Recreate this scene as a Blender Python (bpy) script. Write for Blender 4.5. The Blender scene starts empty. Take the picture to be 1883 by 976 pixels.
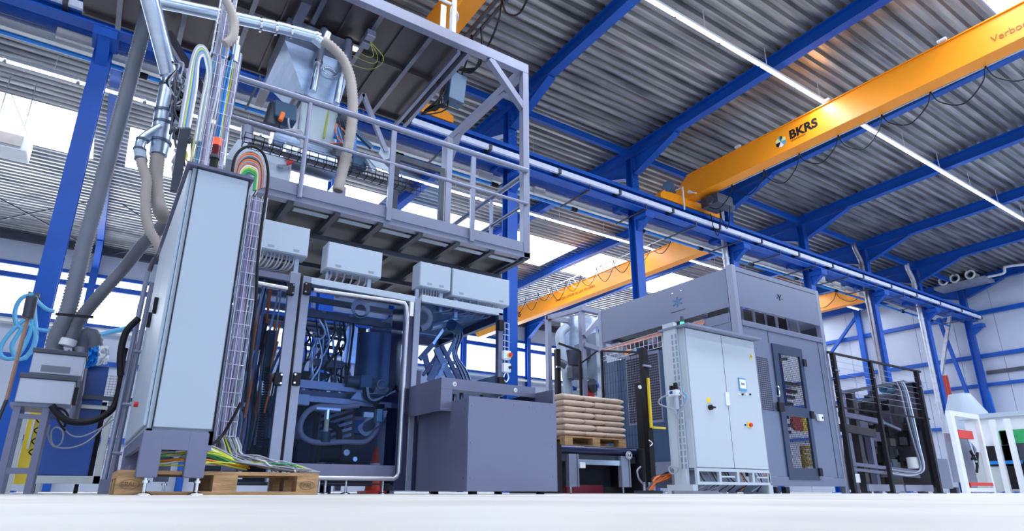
import bpy, math, random
from mathutils import Vector, Matrix
random.seed(7)
R = math.radians
scene = bpy.context.scene
# ------------------------------------------------------------------ camera
W_PX, H_PX, F_PX, CX, CY = 1883.0, 976.0, 1139.4, 941.5, 534.2
PITCH, ROLL, YAW = R(17.98), R(0.07), R(56.27)
CAM = Vector((0, 0, 0.022))
fw = Vector((math.cos(YAW)*math.cos(PITCH), math.sin(YAW)*math.cos(PITCH), math.sin(PITCH)))
r0 = Vector((math.sin(YAW), -math.cos(YAW), 0)); u0 = r0.cross(fw)
rt = r0*math.cos(ROLL)+u0*math.sin(ROLL); up = -r0*math.sin(ROLL)+u0*math.cos(ROLL)
cd = bpy.data.cameras.new('camera'); cam = bpy.data.objects.new('camera', cd)
scene.collection.objects.link(cam); scene.camera = cam
cam.matrix_world = Matrix(((rt.x, up.x, -fw.x, CAM.x), (rt.y, up.y, -fw.y, CAM.y), (rt.z, up.z, -fw.z, CAM.z), (0, 0, 0, 1)))
cd.sensor_fit = 'HORIZONTAL'; cd.sensor_width = 36; cd.lens = F_PX/W_PX*36
cd.shift_x = 0; cd.shift_y = (CY-H_PX/2)/W_PX; cd.clip_start = .02; cd.clip_end = 300
# ------------------------------------------------------------------ colour management, world, lights
vs = scene.view_settings
vs.view_transform = 'Standard'; vs.look = 'None'; vs.gamma = 1; vs.use_curve_mapping = False; vs.exposure = 0.0
wd = bpy.data.worlds.new('world'); scene.world = wd; wd.use_nodes = True
wn = wd.node_tree.nodes; bg = wn['Background']
bg.inputs['Color'].default_value = (.44, .62, 1, 1); bg.inputs['Strength'].default_value = .6
def lamp(name, loc, rot, sx, sy, power, col):
    l = bpy.data.lights.new(name, 'AREA'); l.shape = 'RECTANGLE'; l.size = sx; l.size_y = sy; l.energy = power; l.color = col
    o = bpy.data.objects.new(name, l); scene.collection.objects.link(o); o.location = loc; o.rotation_euler = rot; return o
LP = 1.0
# light of the two fluorescent lines, just under their tubes
lamp('lamp_line_light', (19, 7.85, 10.78), (0, 0, 0), 40, .12, 1500*LP, (.80, .88, 1))
lamp('lamp_line_light', (14, 18.85, 10.78), (0, 0, 0), 50, .12, 1400*LP, (.80, .88, 1))
lamp('lamp_line_light', (19, -3.0, 10.78), (0, 0, 0), 50, .12, 1500*LP, (.80, .88, 1))  # unseen third light line, no tubes modelled above it
# daylight of the roof lights and of the window band
lamp('rooflight_daylight', (14, 23.3, 11.2), (0, 0, 0), 50, 2.6, 2600*LP, (.85, .93, 1))
lamp('rooflight_daylight', (14, 2.5, 11.3), (0, 0, 0), 50, 2.6, 3600*LP, (.85, .93, 1))
lamp('window_daylight', (14, 34.2, 8.5), (R(-90), 0, 0), 50, 2.0, 1800*LP, (.85, .93, 1))
lamp('front_fill_light', (10, -13.2, 3.2), (R(90), 0, 0), 56, 4.2, 850*LP, (.62, .80, 1))  # fill light added along the unseen front wall
# ------------------------------------------------------------------ pixel helpers (points on real planes)
def ray(x, y): return (x-CX)*rt-(y-CY)*up+F_PX*fw
def PX(c, x, y): d = ray(x, y); return CAM+d*(c/d.x)
def PY(c, x, y): d = ray(x, y); return CAM+d*(c/d.y)
def PZ(c, x, y): d = ray(x, y); return CAM+d*((c-CAM.z)/d.z)
# ------------------------------------------------------------------ materials
MATS = {}
def mat(name, col, rough=.5, metal=0, noise=.06, nscale=3, bump=0, bscale=40, emit=None, estr=0, alpha=1, trans=0, coat=0, stretch=None, spec=.5):
    if name in MATS: return MATS[name]
    m = bpy.data.materials.new(name); m.use_nodes = True; nt = m.node_tree; b = nt.nodes['Principled BSDF']
    b.inputs['Roughness'].default_value = rough; b.inputs['Metallic'].default_value = metal
    tc = nt.nodes.new('ShaderNodeTexCoord'); mp = nt.nodes.new('ShaderNodeMapping'); nt.links.new(tc.outputs['Object'], mp.inputs[0])
    if stretch: mp.inputs['Scale'].default_value = stretch
    no = nt.nodes.new('ShaderNodeTexNoise'); no.inputs['Scale'].default_value = nscale; no.inputs['Detail'].default_value = 5
    nt.links.new(mp.outputs[0], no.inputs['Vector'])
    cr = nt.nodes.new('ShaderNodeValToRGB'); e = cr.color_ramp.elements
    e[0].position = .3; e[1].position = .7
    e[0].color = tuple(c*(1-noise) for c in col)+(1,); e[1].color = tuple(min(1, c*(1+noise)) for c in col)+(1,)
    nt.links.new(no.outputs['Fac'], cr.inputs[0]); nt.links.new(cr.outputs[0], b.inputs['Base Color'])
    if bump:
        n2 = nt.nodes.new('ShaderNodeTexNoise'); n2.inputs['Scale'].default_value = bscale; nt.links.new(mp.outputs[0], n2.inputs['Vector'])
        bp = nt.nodes.new('ShaderNodeBump'); bp.inputs['Strength'].default_value = bump; bp.inputs['Distance'].default_value = .02
        nt.links.new(n2.outputs['Fac'], bp.inputs['Height']); nt.links.new(bp.outputs[0], b.inputs['Normal'])
    b.inputs['Specular IOR Level'].default_value = spec
    if emit: b.inputs['Emission Color'].default_value = emit+(1,); b.inputs['Emission Strength'].default_value = estr
    if alpha < 1: b.inputs['Alpha'].default_value = alpha
    if trans: b.inputs['Transmission Weight'].default_value = trans; b.inputs['IOR'].default_value = 1.1
    if coat: b.inputs['Coat Weight'].default_value = coat
    MATS[name] = m; return m
BLUE = mat('blue_paint', (.003, .074, .41), .42, 0, .10, 1.5, spec=.3)
GALV = mat('galvanised', (.42, .46, .55), .5, .6, .18, 6)
YEL = mat('crane_yellow', (.90, .31, .008), .42, 0, .05, .6)
WHITE = mat('white_paint', (.72, .76, .84), .4, 0, .04)
CREAM = mat('cream_plastic', (.72, .73, .70), .5)
BLACK = mat('black_rubber', (.008, .008, .013), .5, spec=.25)
DARKM = mat('dark_metal', (.06, .07, .1), .45, .4, .2)
GREY = mat('machine_grey', (.145, .152, .25), .36, .3, .05, 1.2)
GREYL = mat('machine_light_grey', (.25, .275, .39), .33, .35, .06, 1.5)
CAB = mat('cabinet_grey', (.40, .48, .60), .42, 0, .03, .8)
STEEL = mat('stainless', (.55, .66, .84), .3, .9, .12, 3, stretch=(1, 1, 6))
STEELD = mat('stainless_dark', (.20, .20, .25), .38, .85, .15, 3)
CHROME = mat('chrome', (.75, .78, .85), .15, 1, .03)
HOSEG = mat('grey_hose', (.17, .19, .25), .5, 0, .1)
HOSEB = mat('beige_hose', (.40, .355, .345), .5, 0, .08)
RED = mat('red', (.65, .02, .02), .35)
YELP = mat('yellow_plastic', (.85, .62, .03), .4)
WOOD = mat('pallet_wood', (.42, .25, .12), .75, 0, .35, 5, .3, 30, stretch=(1, 6, 6))
PAPER = mat('kraft_paper', (.56, .42, .34), .7, 0, .08, 4, .5, 14)
BLUEP = mat('light_blue_hose', (.08, .34, .60), .35)
PIPEB = mat('bright_blue_pipe', (.01, .22, .70), .35)
ORANGE = mat('orange_cable', (.85, .17, .02), .4)
GREEN = mat('green_cable', (.03, .35, .12), .4)
LIME = mat('lime_cable', (.55, .62, .05), .4)
LGREY = mat('light_grey_cable', (.33, .35, .44), .4)
CYAN = mat('cyan_blue_box', (.018, .075, .16), .4)
TUBE = mat('lit_tube', (1, 1, 1), .5, emit=(.80, .90, 1), estr=9)
DAY = mat('daylit_panel', (.9, .95, 1), .5, emit=(1, .98, .95), estr=2.2)
FILLF = mat('front_fill_panel', (.9, .95, 1), .4, emit=(.62, .80, 1), estr=1.3)  # glow for the added panels in the unseen front wall
DAYW = mat('daylit_window', (.9, .95, 1), .4, emit=(.85, .94, 1), estr=2.4)
def glass_mat(name, tint, refl=.06, haze=0):
    m = bpy.data.materials.new(name); m.use_nodes = True; nt = m.node_tree; nt.nodes.clear()
    out = nt.nodes.new('ShaderNodeOutputMaterial'); tr = nt.nodes.new('ShaderNodeBsdfTransparent'); tr.inputs[0].default_value = tint+(1,)
    gl = nt.nodes.new('ShaderNodeBsdfGlossy'); gl.inputs['Roughness'].default_value = .08; gl.inputs['Color'].default_value = (.45, .55, .7, 1)
    fr = nt.nodes.new('ShaderNodeFresnel'); fr.inputs['IOR'].default_value = 1.13; mx = nt.nodes.new('ShaderNodeMixShader')
    nt.links.new(fr.outputs[0], mx.inputs[0]); nt.links.new(tr.outputs[0], mx.inputs[1]); nt.links.new(gl.outputs[0], mx.inputs[2]); last = mx
    if haze:
        df = nt.nodes.new('ShaderNodeBsdfDiffuse'); df.inputs[0].default_value = (.4, .5, .7, 1); m2 = nt.nodes.new('ShaderNodeMixShader'); m2.inputs[0].default_value = haze
        nt.links.new(mx.outputs[0], m2.inputs[1]); nt.links.new(df.outputs[0], m2.inputs[2]); last = m2
    nt.links.new(last.outputs[0], out.inputs[0]); MATS[name] = m; return m
GLASS = glass_mat('clear_panel', (.74, .82, .94))
# ------------------------------------------------------------------ mesh builder
class MB:
    def __init__(s): s.v = []; s.f = []; s.sm = []; s.mi = []; s.cur = 0
    def add(s, vs_, fs, smooth=False):
        n = len(s.v); s.v += [tuple(p) for p in vs_]
        for f in fs: s.f.append(tuple(n+i for i in f)); s.sm.append(smooth); s.mi.append(s.cur)
        return s
    def box(s, x0, x1, y0, y1, z0, z1):
        s.add([(x0,y0,z0),(x1,y0,z0),(x1,y1,z0),(x0,y1,z0),(x0,y0,z1),(x1,y0,z1),(x1,y1,z1),(x0,y1,z1)],
              [(0,3,2,1),(4,5,6,7),(0,1,5,4),(1,2,6,5),(2,3,7,6),(3,0,4,7)]); return s
    def obox(s, c, ax, ay, az):
        c, ax, ay, az = map(Vector, (c, ax, ay, az))
        p = [c+a*ax+b*ay+d*az for d in (-1,1) for a, b in ((-1,-1),(1,-1),(1,1),(-1,1))]
        return s.add(p, [(0,3,2,1),(4,5,6,7),(0,1,5,4),(1,2,6,5),(2,3,7,6),(3,0,4,7)])
    def bar(s, p, q, w=.05, h=None, upv=(0,0,1)):
        p, q = Vector(p), Vector(q); h = h or w; d = q-p; L = d.length
        if L < 1e-6: return s
        d.normalize(); u = Vector(upv)
        if abs(d.dot(u)) > .98: u = Vector((0,1,0))
        a = d.cross(u).normalized(); b = a.cross(d).normalized()
        return s.obox((p+q)/2, a*w/2, d*L/2, b*h/2)
    def tube(s, pts, r=.02, n=8, cap=True, closed=False):
        pts = [Vector(p) for p in pts]; m = len(pts); rings = []
        rr = r if isinstance(r, (list, tuple)) else [r]*m
        a = None
        for i, p in enumerate(pts):
            if closed: t = (pts[(i+1) % m]-pts[i-1])
            else: t = (pts[min(i+1, m-1)]-pts[max(i-1, 0)])
            if t.length < 1e-9: t = Vector((0,0,1))
            t.normalize()
            if a is None:
                a = t.cross(Vector((0,0,1)))
                if a.length < .05: a = t.cross(Vector((0,1,0)))
            a = (a-t*a.dot(t)).normalized(); b = t.cross(a)
            rings.append([p+(a*math.cos(2*math.pi*k/n)+b*math.sin(2*math.pi*k/n))*rr[i] for k in range(n)])
        V = [q for g in rings for q in g]; F = []
        for i in range(m if closed else m-1):
            j = (i+1) % m
            for k in range(n): F.append((i*n+k, i*n+(k+1) % n, j*n+(k+1) % n, j*n+k))
        s.add(V, F, True)
        if cap and not closed:
            s.add(rings[0], [tuple(range(n-1, -1, -1))]); s.add(rings[-1], [tuple(range(n))])
        return s
    def cyl(s, p, q, r, n=20): return s.tube([p, q], r, n)
    def prism(s, pts, d):
        d = Vector(d); pts = [Vector(p) for p in pts]; n = len(pts)
        s.add(pts+[p+d for p in pts], [tuple(range(n-1, -1, -1)), tuple(range(n, 2*n))]+[(i, (i+1) % n, n+(i+1) % n, n+i) for i in range(n)]); return s
    def corr(s, pts, r, n=12, pitch=.03, depth=.12):
        # ribbed flexible hose along a smooth path
        P = resample(pts, pitch/2); rr = [r*(1 if i % 2 else 1-depth) for i in range(len(P))]
        return s.tube(P, rr, n)
    def build(s, name, m, parent=None, bevel=0):
        me = bpy.data.meshes.new(name); me.from_pydata(s.v, [], s.f)
        ms = m if isinstance(m, (list, tuple)) else [m]
        for q in ms: me.materials.append(q)
        me.polygons.foreach_set('use_smooth', s.sm); me.polygons.foreach_set('material_index', s.mi); me.update()
        o = bpy.data.objects.new(name, me); scene.collection.objects.link(o)
        if parent:
            o.parent = parent; o.location = -wloc(parent)
        if bevel:
            b = o.modifiers.new('bevel', 'BEVEL'); b.width = bevel; b.segments = 2; b.limit_method = 'ANGLE'
        return o
def wloc(o):
    v = Vector(o.location)
    while o.parent: o = o.parent; v += Vector(o.location)
    return v
def resample(pts, step):
    C = smooth(pts); out = [C[0]]; acc = 0
    for a, b in zip(C, C[1:]):
        L = (b-a).length
        while acc+L >= step:
            t = (step-acc)/L; a = a.lerp(b, t); out.append(a); L = (b-a).length; acc = 0
        acc += L
    return out
def smooth(pts, k=8):
    pts = [Vector(p) for p in pts]
    if len(pts) < 3: return [pts[0].lerp(pts[1], i/k) for i in range(k+1)]
    P = [pts[0]*2-pts[1]]+pts+[pts[-1]*2-pts[-2]]; out = []
    for i in range(1, len(P)-2):
        a, b, c, d = P[i-1:i+3]
        for j in range(k):
            t = j/k; out.append(.5*((2*b)+(c-a)*t+(2*a-5*b+4*c-d)*t*t+(-a+3*b-3*c+d)*t**3))
    out.append(pts[-1]); return out
def thing(name, label, cat, loc=(0,0,0), group=None):
    o = bpy.data.objects.new(name, None); scene.collection.objects.link(o); o.location = loc; o.empty_display_size = .2
    o['label'] = label; o['category'] = cat
    if group: o['group'] = group
    return o
def tag(o, label, cat, group=None, kind=None):
    o['label'] = label; o['category'] = cat
    if group: o['group'] = group
    if kind: o['kind'] = kind
    return o
def struct(o): o['kind'] = 'structure'; return o
def dup(root, off, label=None, group=None):
    r = root.copy(); scene.collection.objects.link(r); r.location = Vector(root.location)+Vector(off)
    if label: r['label'] = label
    if group: r['group'] = group
    for ch in list(root.children):
        c = ch.copy(); scene.collection.objects.link(c); c.parent = r
        for g in list(ch.children):
            d = g.copy(); scene.collection.objects.link(d); d.parent = c
    return r
def text(s, name, m, parent, o, ux, uz, h, depth=.004, bold=.0):
    # lettering standing on a real face: o = lower left corner, ux = reading direction, uz = up
    cu = bpy.data.curves.new(name, 'FONT'); cu.body = s; cu.size = h*1.4; cu.extrude = depth; cu.offset = bold; cu.materials.append(m)
    t = bpy.data.objects.new(name, cu); scene.collection.objects.link(t)
    ux = Vector(ux).normalized(); uz = Vector(uz).normalized(); n = ux.cross(uz)
    b = wloc(parent) if parent else Vector((0,0,0))
    t.matrix_world = Matrix(((ux.x, uz.x, n.x, 0), (ux.y, uz.y, n.y, 0), (ux.z, uz.z, n.z, 0), (0,0,0,1)))
    bpy.context.view_layer.update()
    dg = bpy.context.evaluated_depsgraph_get(); me = bpy.data.meshes.new_from_object(t.evaluated_get(dg))
    mw = t.matrix_world.copy(); me.transform(mw); bpy.data.objects.remove(t)
    ob = bpy.data.objects.new(name, me); scene.collection.objects.link(ob)
    if parent: ob.parent = parent
    ob.location = Vector(o)-b
    return ob
# ================================================================== THE HALL
def floor_mat():
    m = bpy.data.materials.new('floor_coating'); m.use_nodes = True; nt = m.node_tree; b = nt.nodes['Principled BSDF']
    tc = nt.nodes.new('ShaderNodeTexCoord'); no = nt.nodes.new('ShaderNodeTexNoise'); no.inputs['Scale'].default_value = 1.3; no.inputs['Detail'].default_value = 8
    cr = nt.nodes.new('ShaderNodeValToRGB'); cr.color_ramp.elements[0].color = (.44, .435, .43, 1); cr.color_ramp.elements[1].color = (.60, .59, .575, 1)
    cr.color_ramp.elements[0].position = .35; cr.color_ramp.elements[1].position = .65
    nt.links.new(tc.outputs['Object'], no.inputs['Vector']); nt.links.new(no.outputs['Fac'], cr.inputs[0]); nt.links.new(cr.outputs[0], b.inputs['Base Color'])
    b.inputs['Roughness'].default_value = .55; return m
struct(MB().box(-20, 45, -14, 36, -.2, 0).build('floor', floor_mat()))
FX = [-1.1+5.05*k for k in range(9)]          # frame lines
FRL = [-11.2, -6.15]+FX
YW = 34.6; XE = 40.0
ZR = lambda y: 11.0+.022*(13.6-y) if y < 13.6 else (11.0+.012*(y-13.6) if y < 24 else 11.125-.016*(y-24))   # rafter underside
def roof_mat():
    m = bpy.data.materials.new('roof_deck_galvanised'); m.use_nodes = True; nt = m.node_tree; b = nt.nodes['Principled BSDF']
    tc = nt.nodes.new('ShaderNodeTexCoord'); mp = nt.nodes.new('ShaderNodeMapping'); mp.inputs['Scale'].default_value = (.35, 3.2, 1)
    no = nt.nodes.new('ShaderNodeTexNoise'); no.inputs['Scale'].default_value = 1.2; no.inputs['Detail'].default_value = 6
    cr = nt.nodes.new('ShaderNodeValToRGB'); cr.color_ramp.elements[0].color = (.14, .15, .175, 1); cr.color_ramp.elements[1].color = (.52, .52, .53, 1)
    cr.color_ramp.elements[0].position = .3; cr.color_ramp.elements[1].position = .72
    nt.links.new(tc.outputs['Object'], mp.inputs[0]); nt.links.new(mp.outputs[0], no.inputs['Vector']); nt.links.new(no.outputs['Fac'], cr.inputs[0]); nt.links.new(cr.outputs[0], b.inputs['Base Color'])
    b.inputs['Roughness'].default_value = .36; b.inputs['Metallic'].default_value = .75; return m
ROOF = roof_mat()
SKY = [(21.9, 25.2), (1.2, 3.86)]
def roof_piece(mb, xa, xb, ya, yb):
    p = .30; y = ya; prof = []
    while y < yb-1e-6:
        for dy, dz in ((0, 0), (.11, 0), (.15, .11), (.26, .11)):
            if y+dy <= yb: prof.append((y+dy, dz))
        y += p
    prof.append((yb, 0))
    V = []; F = []
    for (y, dz) in prof:
        z = ZR(y)+.42+dz; V += [(xa, y, z), (xb, y, z)]
    for i in range(len(prof)-1): F.append((2*i, 2*i+1, 2*i+3, 2*i+2))
    mb.add(V, F)
rf = MB()
for ya, yb in ((-13.8, 1.2), (3.86, 13.6), (13.6, 21.9), (25.2, YW)): roof_piece(rf, -19, XE, ya, yb)
for a, b in SKY:
    for x in FRL: roof_piece(rf, x-.5, min(x+.5, XE), a, b)
    roof_piece(rf, -19, -16.75, a, b)
struct(rf.build('ceiling', ROOF))
n = 0
for a, b in SKY:
    for x in [-16.25]+FRL[:-1]:
        n += 1; z = max(ZR(a), ZR(b))+.46
        w = struct(MB().box(x+.5, min(x+4.55, XE), a, b, z, z+.03).build('window_%d' % n, DAY))
        bm = MB(); bm.bar((x+2.4, a, z-.02), (x+2.75, b, z-.02), .02, .02)
        bm.build('glazing_bar', GALV, w)
# back wall with its window band
WALL = mat('wall_cladding', (.42, .48, .62), .5, 0, .05, .5)
wb = MB()
wb.box(-19, XE, YW, YW+.15, 0, 7.5); wb.box(-19, XE, YW, YW+.15, 9.84, 11.4)
struct(wb.build('wall_back', WALL))
for x in [-16.25]+FRL[:-1]:
    n += 1
    w = struct(MB().box(x+.0, min(x+5.05, XE), YW+.04, YW+.08, 7.5, 9.84).build('window_%d' % n, DAYW))
    f = MB(); f.box(x, x+5.05, YW-.12, YW+.1, 9.22, 9.46); f.box(x, x+5.05, YW-.08, YW+.1, 7.42, 7.54); f.box(x, x+5.05, YW-.08, YW+.1, 9.82, 9.98)
    f.build('window_frame', BLUE, w)
struct(MB().box(-19, XE, YW-.25, YW-.02, 10.98, 11.35).build('trim_1', DARKM))
struct(MB().box(-19, XE, YW-.2, YW-.02, 5.6, 5.8).build('trim_2', BLUE))
struct(MB().box(-19, XE, YW-.2, YW-.02, 2.1, 2.35).build('trim_3', BLUE))
# gable wall
gw = MB()
for i in range(0, 24):
    y = -13.5+i*2.0
    gw.box(XE, XE+.12, y+.01, y+1.99, 0, 11.6)
gw.box(XE+.05, XE+.15, -13.5, 34.6, 0, 11.6)
struct(gw.build('wall_right', mat('gable_panels', (.42, .48, .63), .5, 0, .06, .6)))
for k, (z, h) in enumerate(((9.45, .22), (7.1, .2), (5.54, .16), (3.4, .16), (11.4, .3))):
    struct(MB().box(XE-.22, XE-.01, -13, YW, z-h/2, z+h/2).build('trim_%d' % (4+k), BLUE))
struct(MB().box(XE-.16, XE-.01, -13, 13.4, 6.1, 6.28).build('trim_9', DARKM))
# front and left walls of the hall (behind the viewer), with a low glowing window band added for front light
fwb = MB(); fwb.box(-19, XE, -14.0, -13.8, 0, 1.0); fwb.box(-19, XE, -14.0, -13.8, 5.4, 12.2)
struct(fwb.build('wall_front', WALL))
struct(MB().box(-19.2, -19, -13.8, YW, 0, 12.2).build('wall_left', WALL))
for i in range(11):
    n += 1; struct(MB().box(-19+5.36*i, -19+5.36*i+5.3, -13.95, -13.9, 1.0, 5.4).build('window_%d' % n, FILLF))  # unseen glowing panels, added to light the machines from the front
# ------------------------------------------------------------------ steel frames
def hsec(mb, x, y, z0, z1, w=.30, t=.022):
    mb.box(x-w/2, x+w/2, y-w/2, y-w/2+t, z0, z1); mb.box(x-w/2, x+w/2, y+w/2-t, y+w/2, z0, z1); mb.box(x-t/2, x+t/2, y-w/2+t, y+w/2-t, z0, z1)
ORD = ['first', 'second', 'third', 'fourth', 'fifth', 'sixth', 'seventh', 'eighth', 'ninth', 'tenth', 'eleventh', 'twelfth', 'thirteenth', 'fourteenth', 'fifteenth', 'sixteenth', 'seventeenth', 'eighteenth', 'nineteenth', 'twentieth']
ORD += ['twenty-'+o for o in ORD[:9]]+['thirtieth', 'thirty-first', 'thirty-second', 'thirty-third']
POS = ['beside the pale air hoses at the far left', 'hidden behind the bagging machine', 'rising behind the corner of the steel mezzanine', 'rising behind the palletiser, tallest one right of the mezzanine', 'under the end of the orange crane with a grey downpipe on it', 'just behind the right top corner of the palletiser', 'first one clear to the right of the palletiser with cables down it', 'with a wide grey downpipe, nearest the gable wall', 'standing at the gable wall where the runway ends']
for k, x in enumerate(FX):
    if k == 8: x = XE-.45
    t = thing('steel_column', 'blue steel hall column ' + POS[k], 'column', (x, 13.6, 0), 'hall columns')
    m = MB(); s = .34
    hsec(m, x, 13.6, 0, 8.6, .32); m.build('shaft', BLUE, t)
    m = MB(); hsec(m, x, 13.6, 8.6, ZR(13.6)-.0, .30); m.build('upper_shaft', BLUE, t)
    m = MB(); m.box(x-.2, x+.2, 12.9, 13.44, 8.60, 8.79); m.box(x-.18, x+.18, 13.77, 14.45, 9.26, 9.38)
    m.prism([(x-.1, 13.44, 8.6), (x-.1, 12.95, 8.6), (x-.1, 13.44, 8.25)], (.2, 0, 0)); m.prism([(x-.1, 13.77, 9.26), (x-.1, 13.77, 8.95), (x-.1, 14.2, 9.26)], (.2, 0, 0))
    m.build('bracket', BLUE, t)
    m = MB()
    for i in range(6):
        for sx in (-.12, .12): m.cyl((x+sx*.8, 13.45, 10.0+.15*i), (x+sx*.8, 13.43, 10.0+.15*i), .02, 6)
    m.build('bolts', CHROME, t)
    m = MB(); m.box(x-.25, x+.25, 13.35, 13.85, 0, .03); m.build('base_plate', BLUE, t)
RPOS = ['first one left of the bagging machine', 'over the bagging machine', 'over the corner of the mezzanine', 'crossing the front light line left of the orange crane', 'passing behind the orange crane', 'second one beyond the orange crane', 'third one beyond the orange crane', 'last one before the gable wall', 'against the gable wall']
for k, x in enumerate(FX):
    if k == 8: x = XE-.45
    t = thing('roof_beam', 'long blue steel roof beam across the hall, ' + RPOS[k], 'beam', (x, 13.6, 11), 'roof beams')
    for nm, pts in (('front_rafter', [(-13, ZR(-13)), (13.6, ZR(13.6))]), ('rear_rafter', [(13.6, ZR(13.6)), (24, ZR(24)), (YW-.2, ZR(YW))])):
        m = MB()
        for (ya, za), (yb, zb) in zip(pts, pts[1:]):
            m.bar((x, ya, za+.015), (x, yb, zb+.015), .26, .03); m.bar((x, ya, za+.405), (x, yb, zb+.405), .26, .03); m.bar((x, ya, za+.21), (x, yb, zb+.21), .02, .40)
        m.build(nm, BLUE, t)
    m = MB()
    for d in (-1, 1):
        y1 = 13.6+d*.22; y2 = 13.6+d*2.1; z = ZR(13.6)
        m.prism([(x-.012, y1, z), (x-.012, y1, z-.65), (x-.012, y2, z)], (.024, 0, 0)); m.bar((x, y1, z-.65), (x, y2, z), .26, .025)
    y1 = YW-.45; y2 = YW-2.2; z = ZR(YW)
    m.prism([(x-.012, y1, z), (x-.012, y1, z-.9), (x-.012, y2, z)], (.024, 0, 0)); m.bar((x, y1, z-.9), (x, y2, z), .26, .025)
    m.build('haunch', BLUE, t)
for k, x in enumerate([-6.15]+FX):
    t = thing('wall_column', 'blue steel wall column against the rear window band, ' + ORD[k] + ' from the left', 'column', (x, YW-.35, 0), 'rear wall columns')
    m = MB(); hsec(m, min(x, XE-.45), YW-.4, 0, ZR(YW), .3); m.build('shaft', BLUE, t)
for k in range(8):
    t = tag(MB().box(FX[k]+.16, FX[k+1]-.16 if k < 7 else XE-.7, 13.53, 13.67, 11.12, 11.34).build('tie_beam', BLUE), 'horizontal blue tie beam under the roof, ' + ORD[k] + ' bay from the left', 'beam', 'tie beams')
for k, y in enumerate((19.5, 26.5, 7.0, .5)):
    t = MB(); t.box(XE-.5, XE-.24, y-.15, y+.15, 0, 11.1)
    tag(t.build('gable_column', BLUE), ['blue gable wall column left of the runway end', 'blue gable wall column furthest towards the rear wall', 'blue gable wall column right of the runway end', 'blue gable wall column beyond the right edge'][k], 'column')
for p, q, l, mm in (((39.6, 19.4, 10.9), (39.6, 21.6, 8.7), 'blue diagonal brace falling left from the gable column behind the fence', BLUE), ((39.3, 14.9, 9.5), (39.3, 14.05, 3.2), 'long blue diagonal brace at the gable wall crossing to the last column', BLUE), ((39.2, 14.2, 9.7), (39.2, 15.9, 4.6), 'grey diagonal brace below the runway end', GALV), ((39.6, 21.6, 6.4), (39.6, 17.5, 3.4), 'short blue diagonal brace low on the gable wall behind the mesh fence', BLUE)):
    tag(MB().bar(p, q, .16).build('diagonal_brace', mm), l, 'brace')
# wind bracing rods in the rear bay roof
for x, l in ((-3.6, 'thin crossed bracing rods under the roof at the far left'), (2.0, 'thin crossed bracing rods under the roof behind the grey ducts')):
    m = MB(); m.bar((x-2.5, 27.5, 11.0), (x+2.4, 33.8, 10.9), .05); m.bar((x+2.4, 27.5, 11.0), (x-2.5, 33.8, 10.9), .05)
    tag(m.build('bracing_rods', DARKM), l, 'bracing')
# runway beams
for y, l in ((13.05, 'long blue crane runway beam with pale conductor rail along the front'), (14.3, 'dark blue crane runway beam behind the hall columns')):
    t = thing('runway_beam', l, 'beam', (14, y, 9))
    z1 = 9.40 if y < 14 else 9.75; zb_ = 8.80 if y < 14 else 9.38
    m = MB(); m.box(-18, 38.9, y-.15, y+.15, z1-.03, z1); m.box(-18, 38.9, y-.15, y+.15, zb_, zb_+.04); m.box(-18, 38.9, y-.012, y+.012, zb_+.02, z1-.02)
    if y < 14: m.box(-18, 38.9, y-.17, y-.151, z1-.12, z1)
    m.build('girder', BLUE, t)
    m = MB(); m.box(-18, 38.9, y-.035, y+.035, z1, z1+.06); m.build('rail', DARKM, t)
    if y < 14:
        m = MB(); m.box(-18, 38.95, y-.30, y-.22, 8.93, 9.08); m.build('conductor_rail', mat('rail_white', (.60, .66, .85), .35), t)
        m = MB(); x = -9
        while x < 39:
            m.bar((x, y-.33, 9.0), (x, y-.02, 9.0), .09, .17); m.bar((x+1.2, y-.24, 8.75), (x+1.2, y+1.2, 8.77), .045); m.bar((x+1.2, y-.24, 8.72), (x+1.2, y-.24, 8.93), .03); x += 2.4
        m.build('bracket', DARKM, t)
# services behind the columns
t = thing('cable_trunking', 'cream cable trunking hung along the hall behind the columns', 'trunking', (10, 14.9, 9.2))
m = MB(); m.box(-18, 28.6, 14.40, 14.52, 9.06, 9.23); m.build('duct', CREAM, t)
m = MB()
for x in (-14, -9, -4.3, .5, 5.5, 10.5, 15.5, 20.5): m.bar((x, 14.48, 9.22), (x, 14.48, 11.2), .012)
m.build('hanger', GALV, t)
for i, (px, py, w) in enumerate(((148, 72, .85), (893, 322, .5), (993, 352, .42), (1455, 500, .35), (1512, 512, .45), (1540, 523, .55), (1563, 532, .55), (1585, 540, .6))):
    p = PY(14.3, px, py)
    t = tag(MB().box(p.x-w/2, p.x+w/2, 14.28, 14.39, p.z-.12, p.z+.13).build('connection_box', CREAM, None, .01), ['cream connection box on the trunking at the far left, beside the blue column', 'cream connection box on the trunking seen through the mezzanine railing', 'cream display box on the trunking just right of the mezzanine', 'small cream box above the palletiser top', 'first of four cream boxes in a row right of the palletiser', 'second of four cream boxes in a row right of the palletiser', 'third of four cream boxes in a row right of the palletiser', 'last and lowest of four cream boxes in a row right of the palletiser'][i], 'box')
t = thing('air_pipe', 'bright blue compressed air pipe running along behind the columns', 'pipe', (10, 14.5, 8.8))
m = MB(); m.tube([(-18, 14.32, 8.86), (39, 14.32, 8.86)], .05, 8); m.build('pipe', PIPEB, t)
m = MB(); x = -16
while x < 38: m.cyl((x, 14.32, 8.86), (x+.22, 14.32, 8.86), .075, 8); x += 3.1
m.build('coupling', BLACK, t)
for z, yy, cl in ((9.47, 14.70, 'upper'), (9.34, 14.66, 'lower')):
    tag(MB().tube([(-18, yy, z), (38, yy, z)], .05, 8).build('conduit', GALV), cl+' one of two thin grey conduit pipes running under the roof behind the columns', 'pipe')
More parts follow.
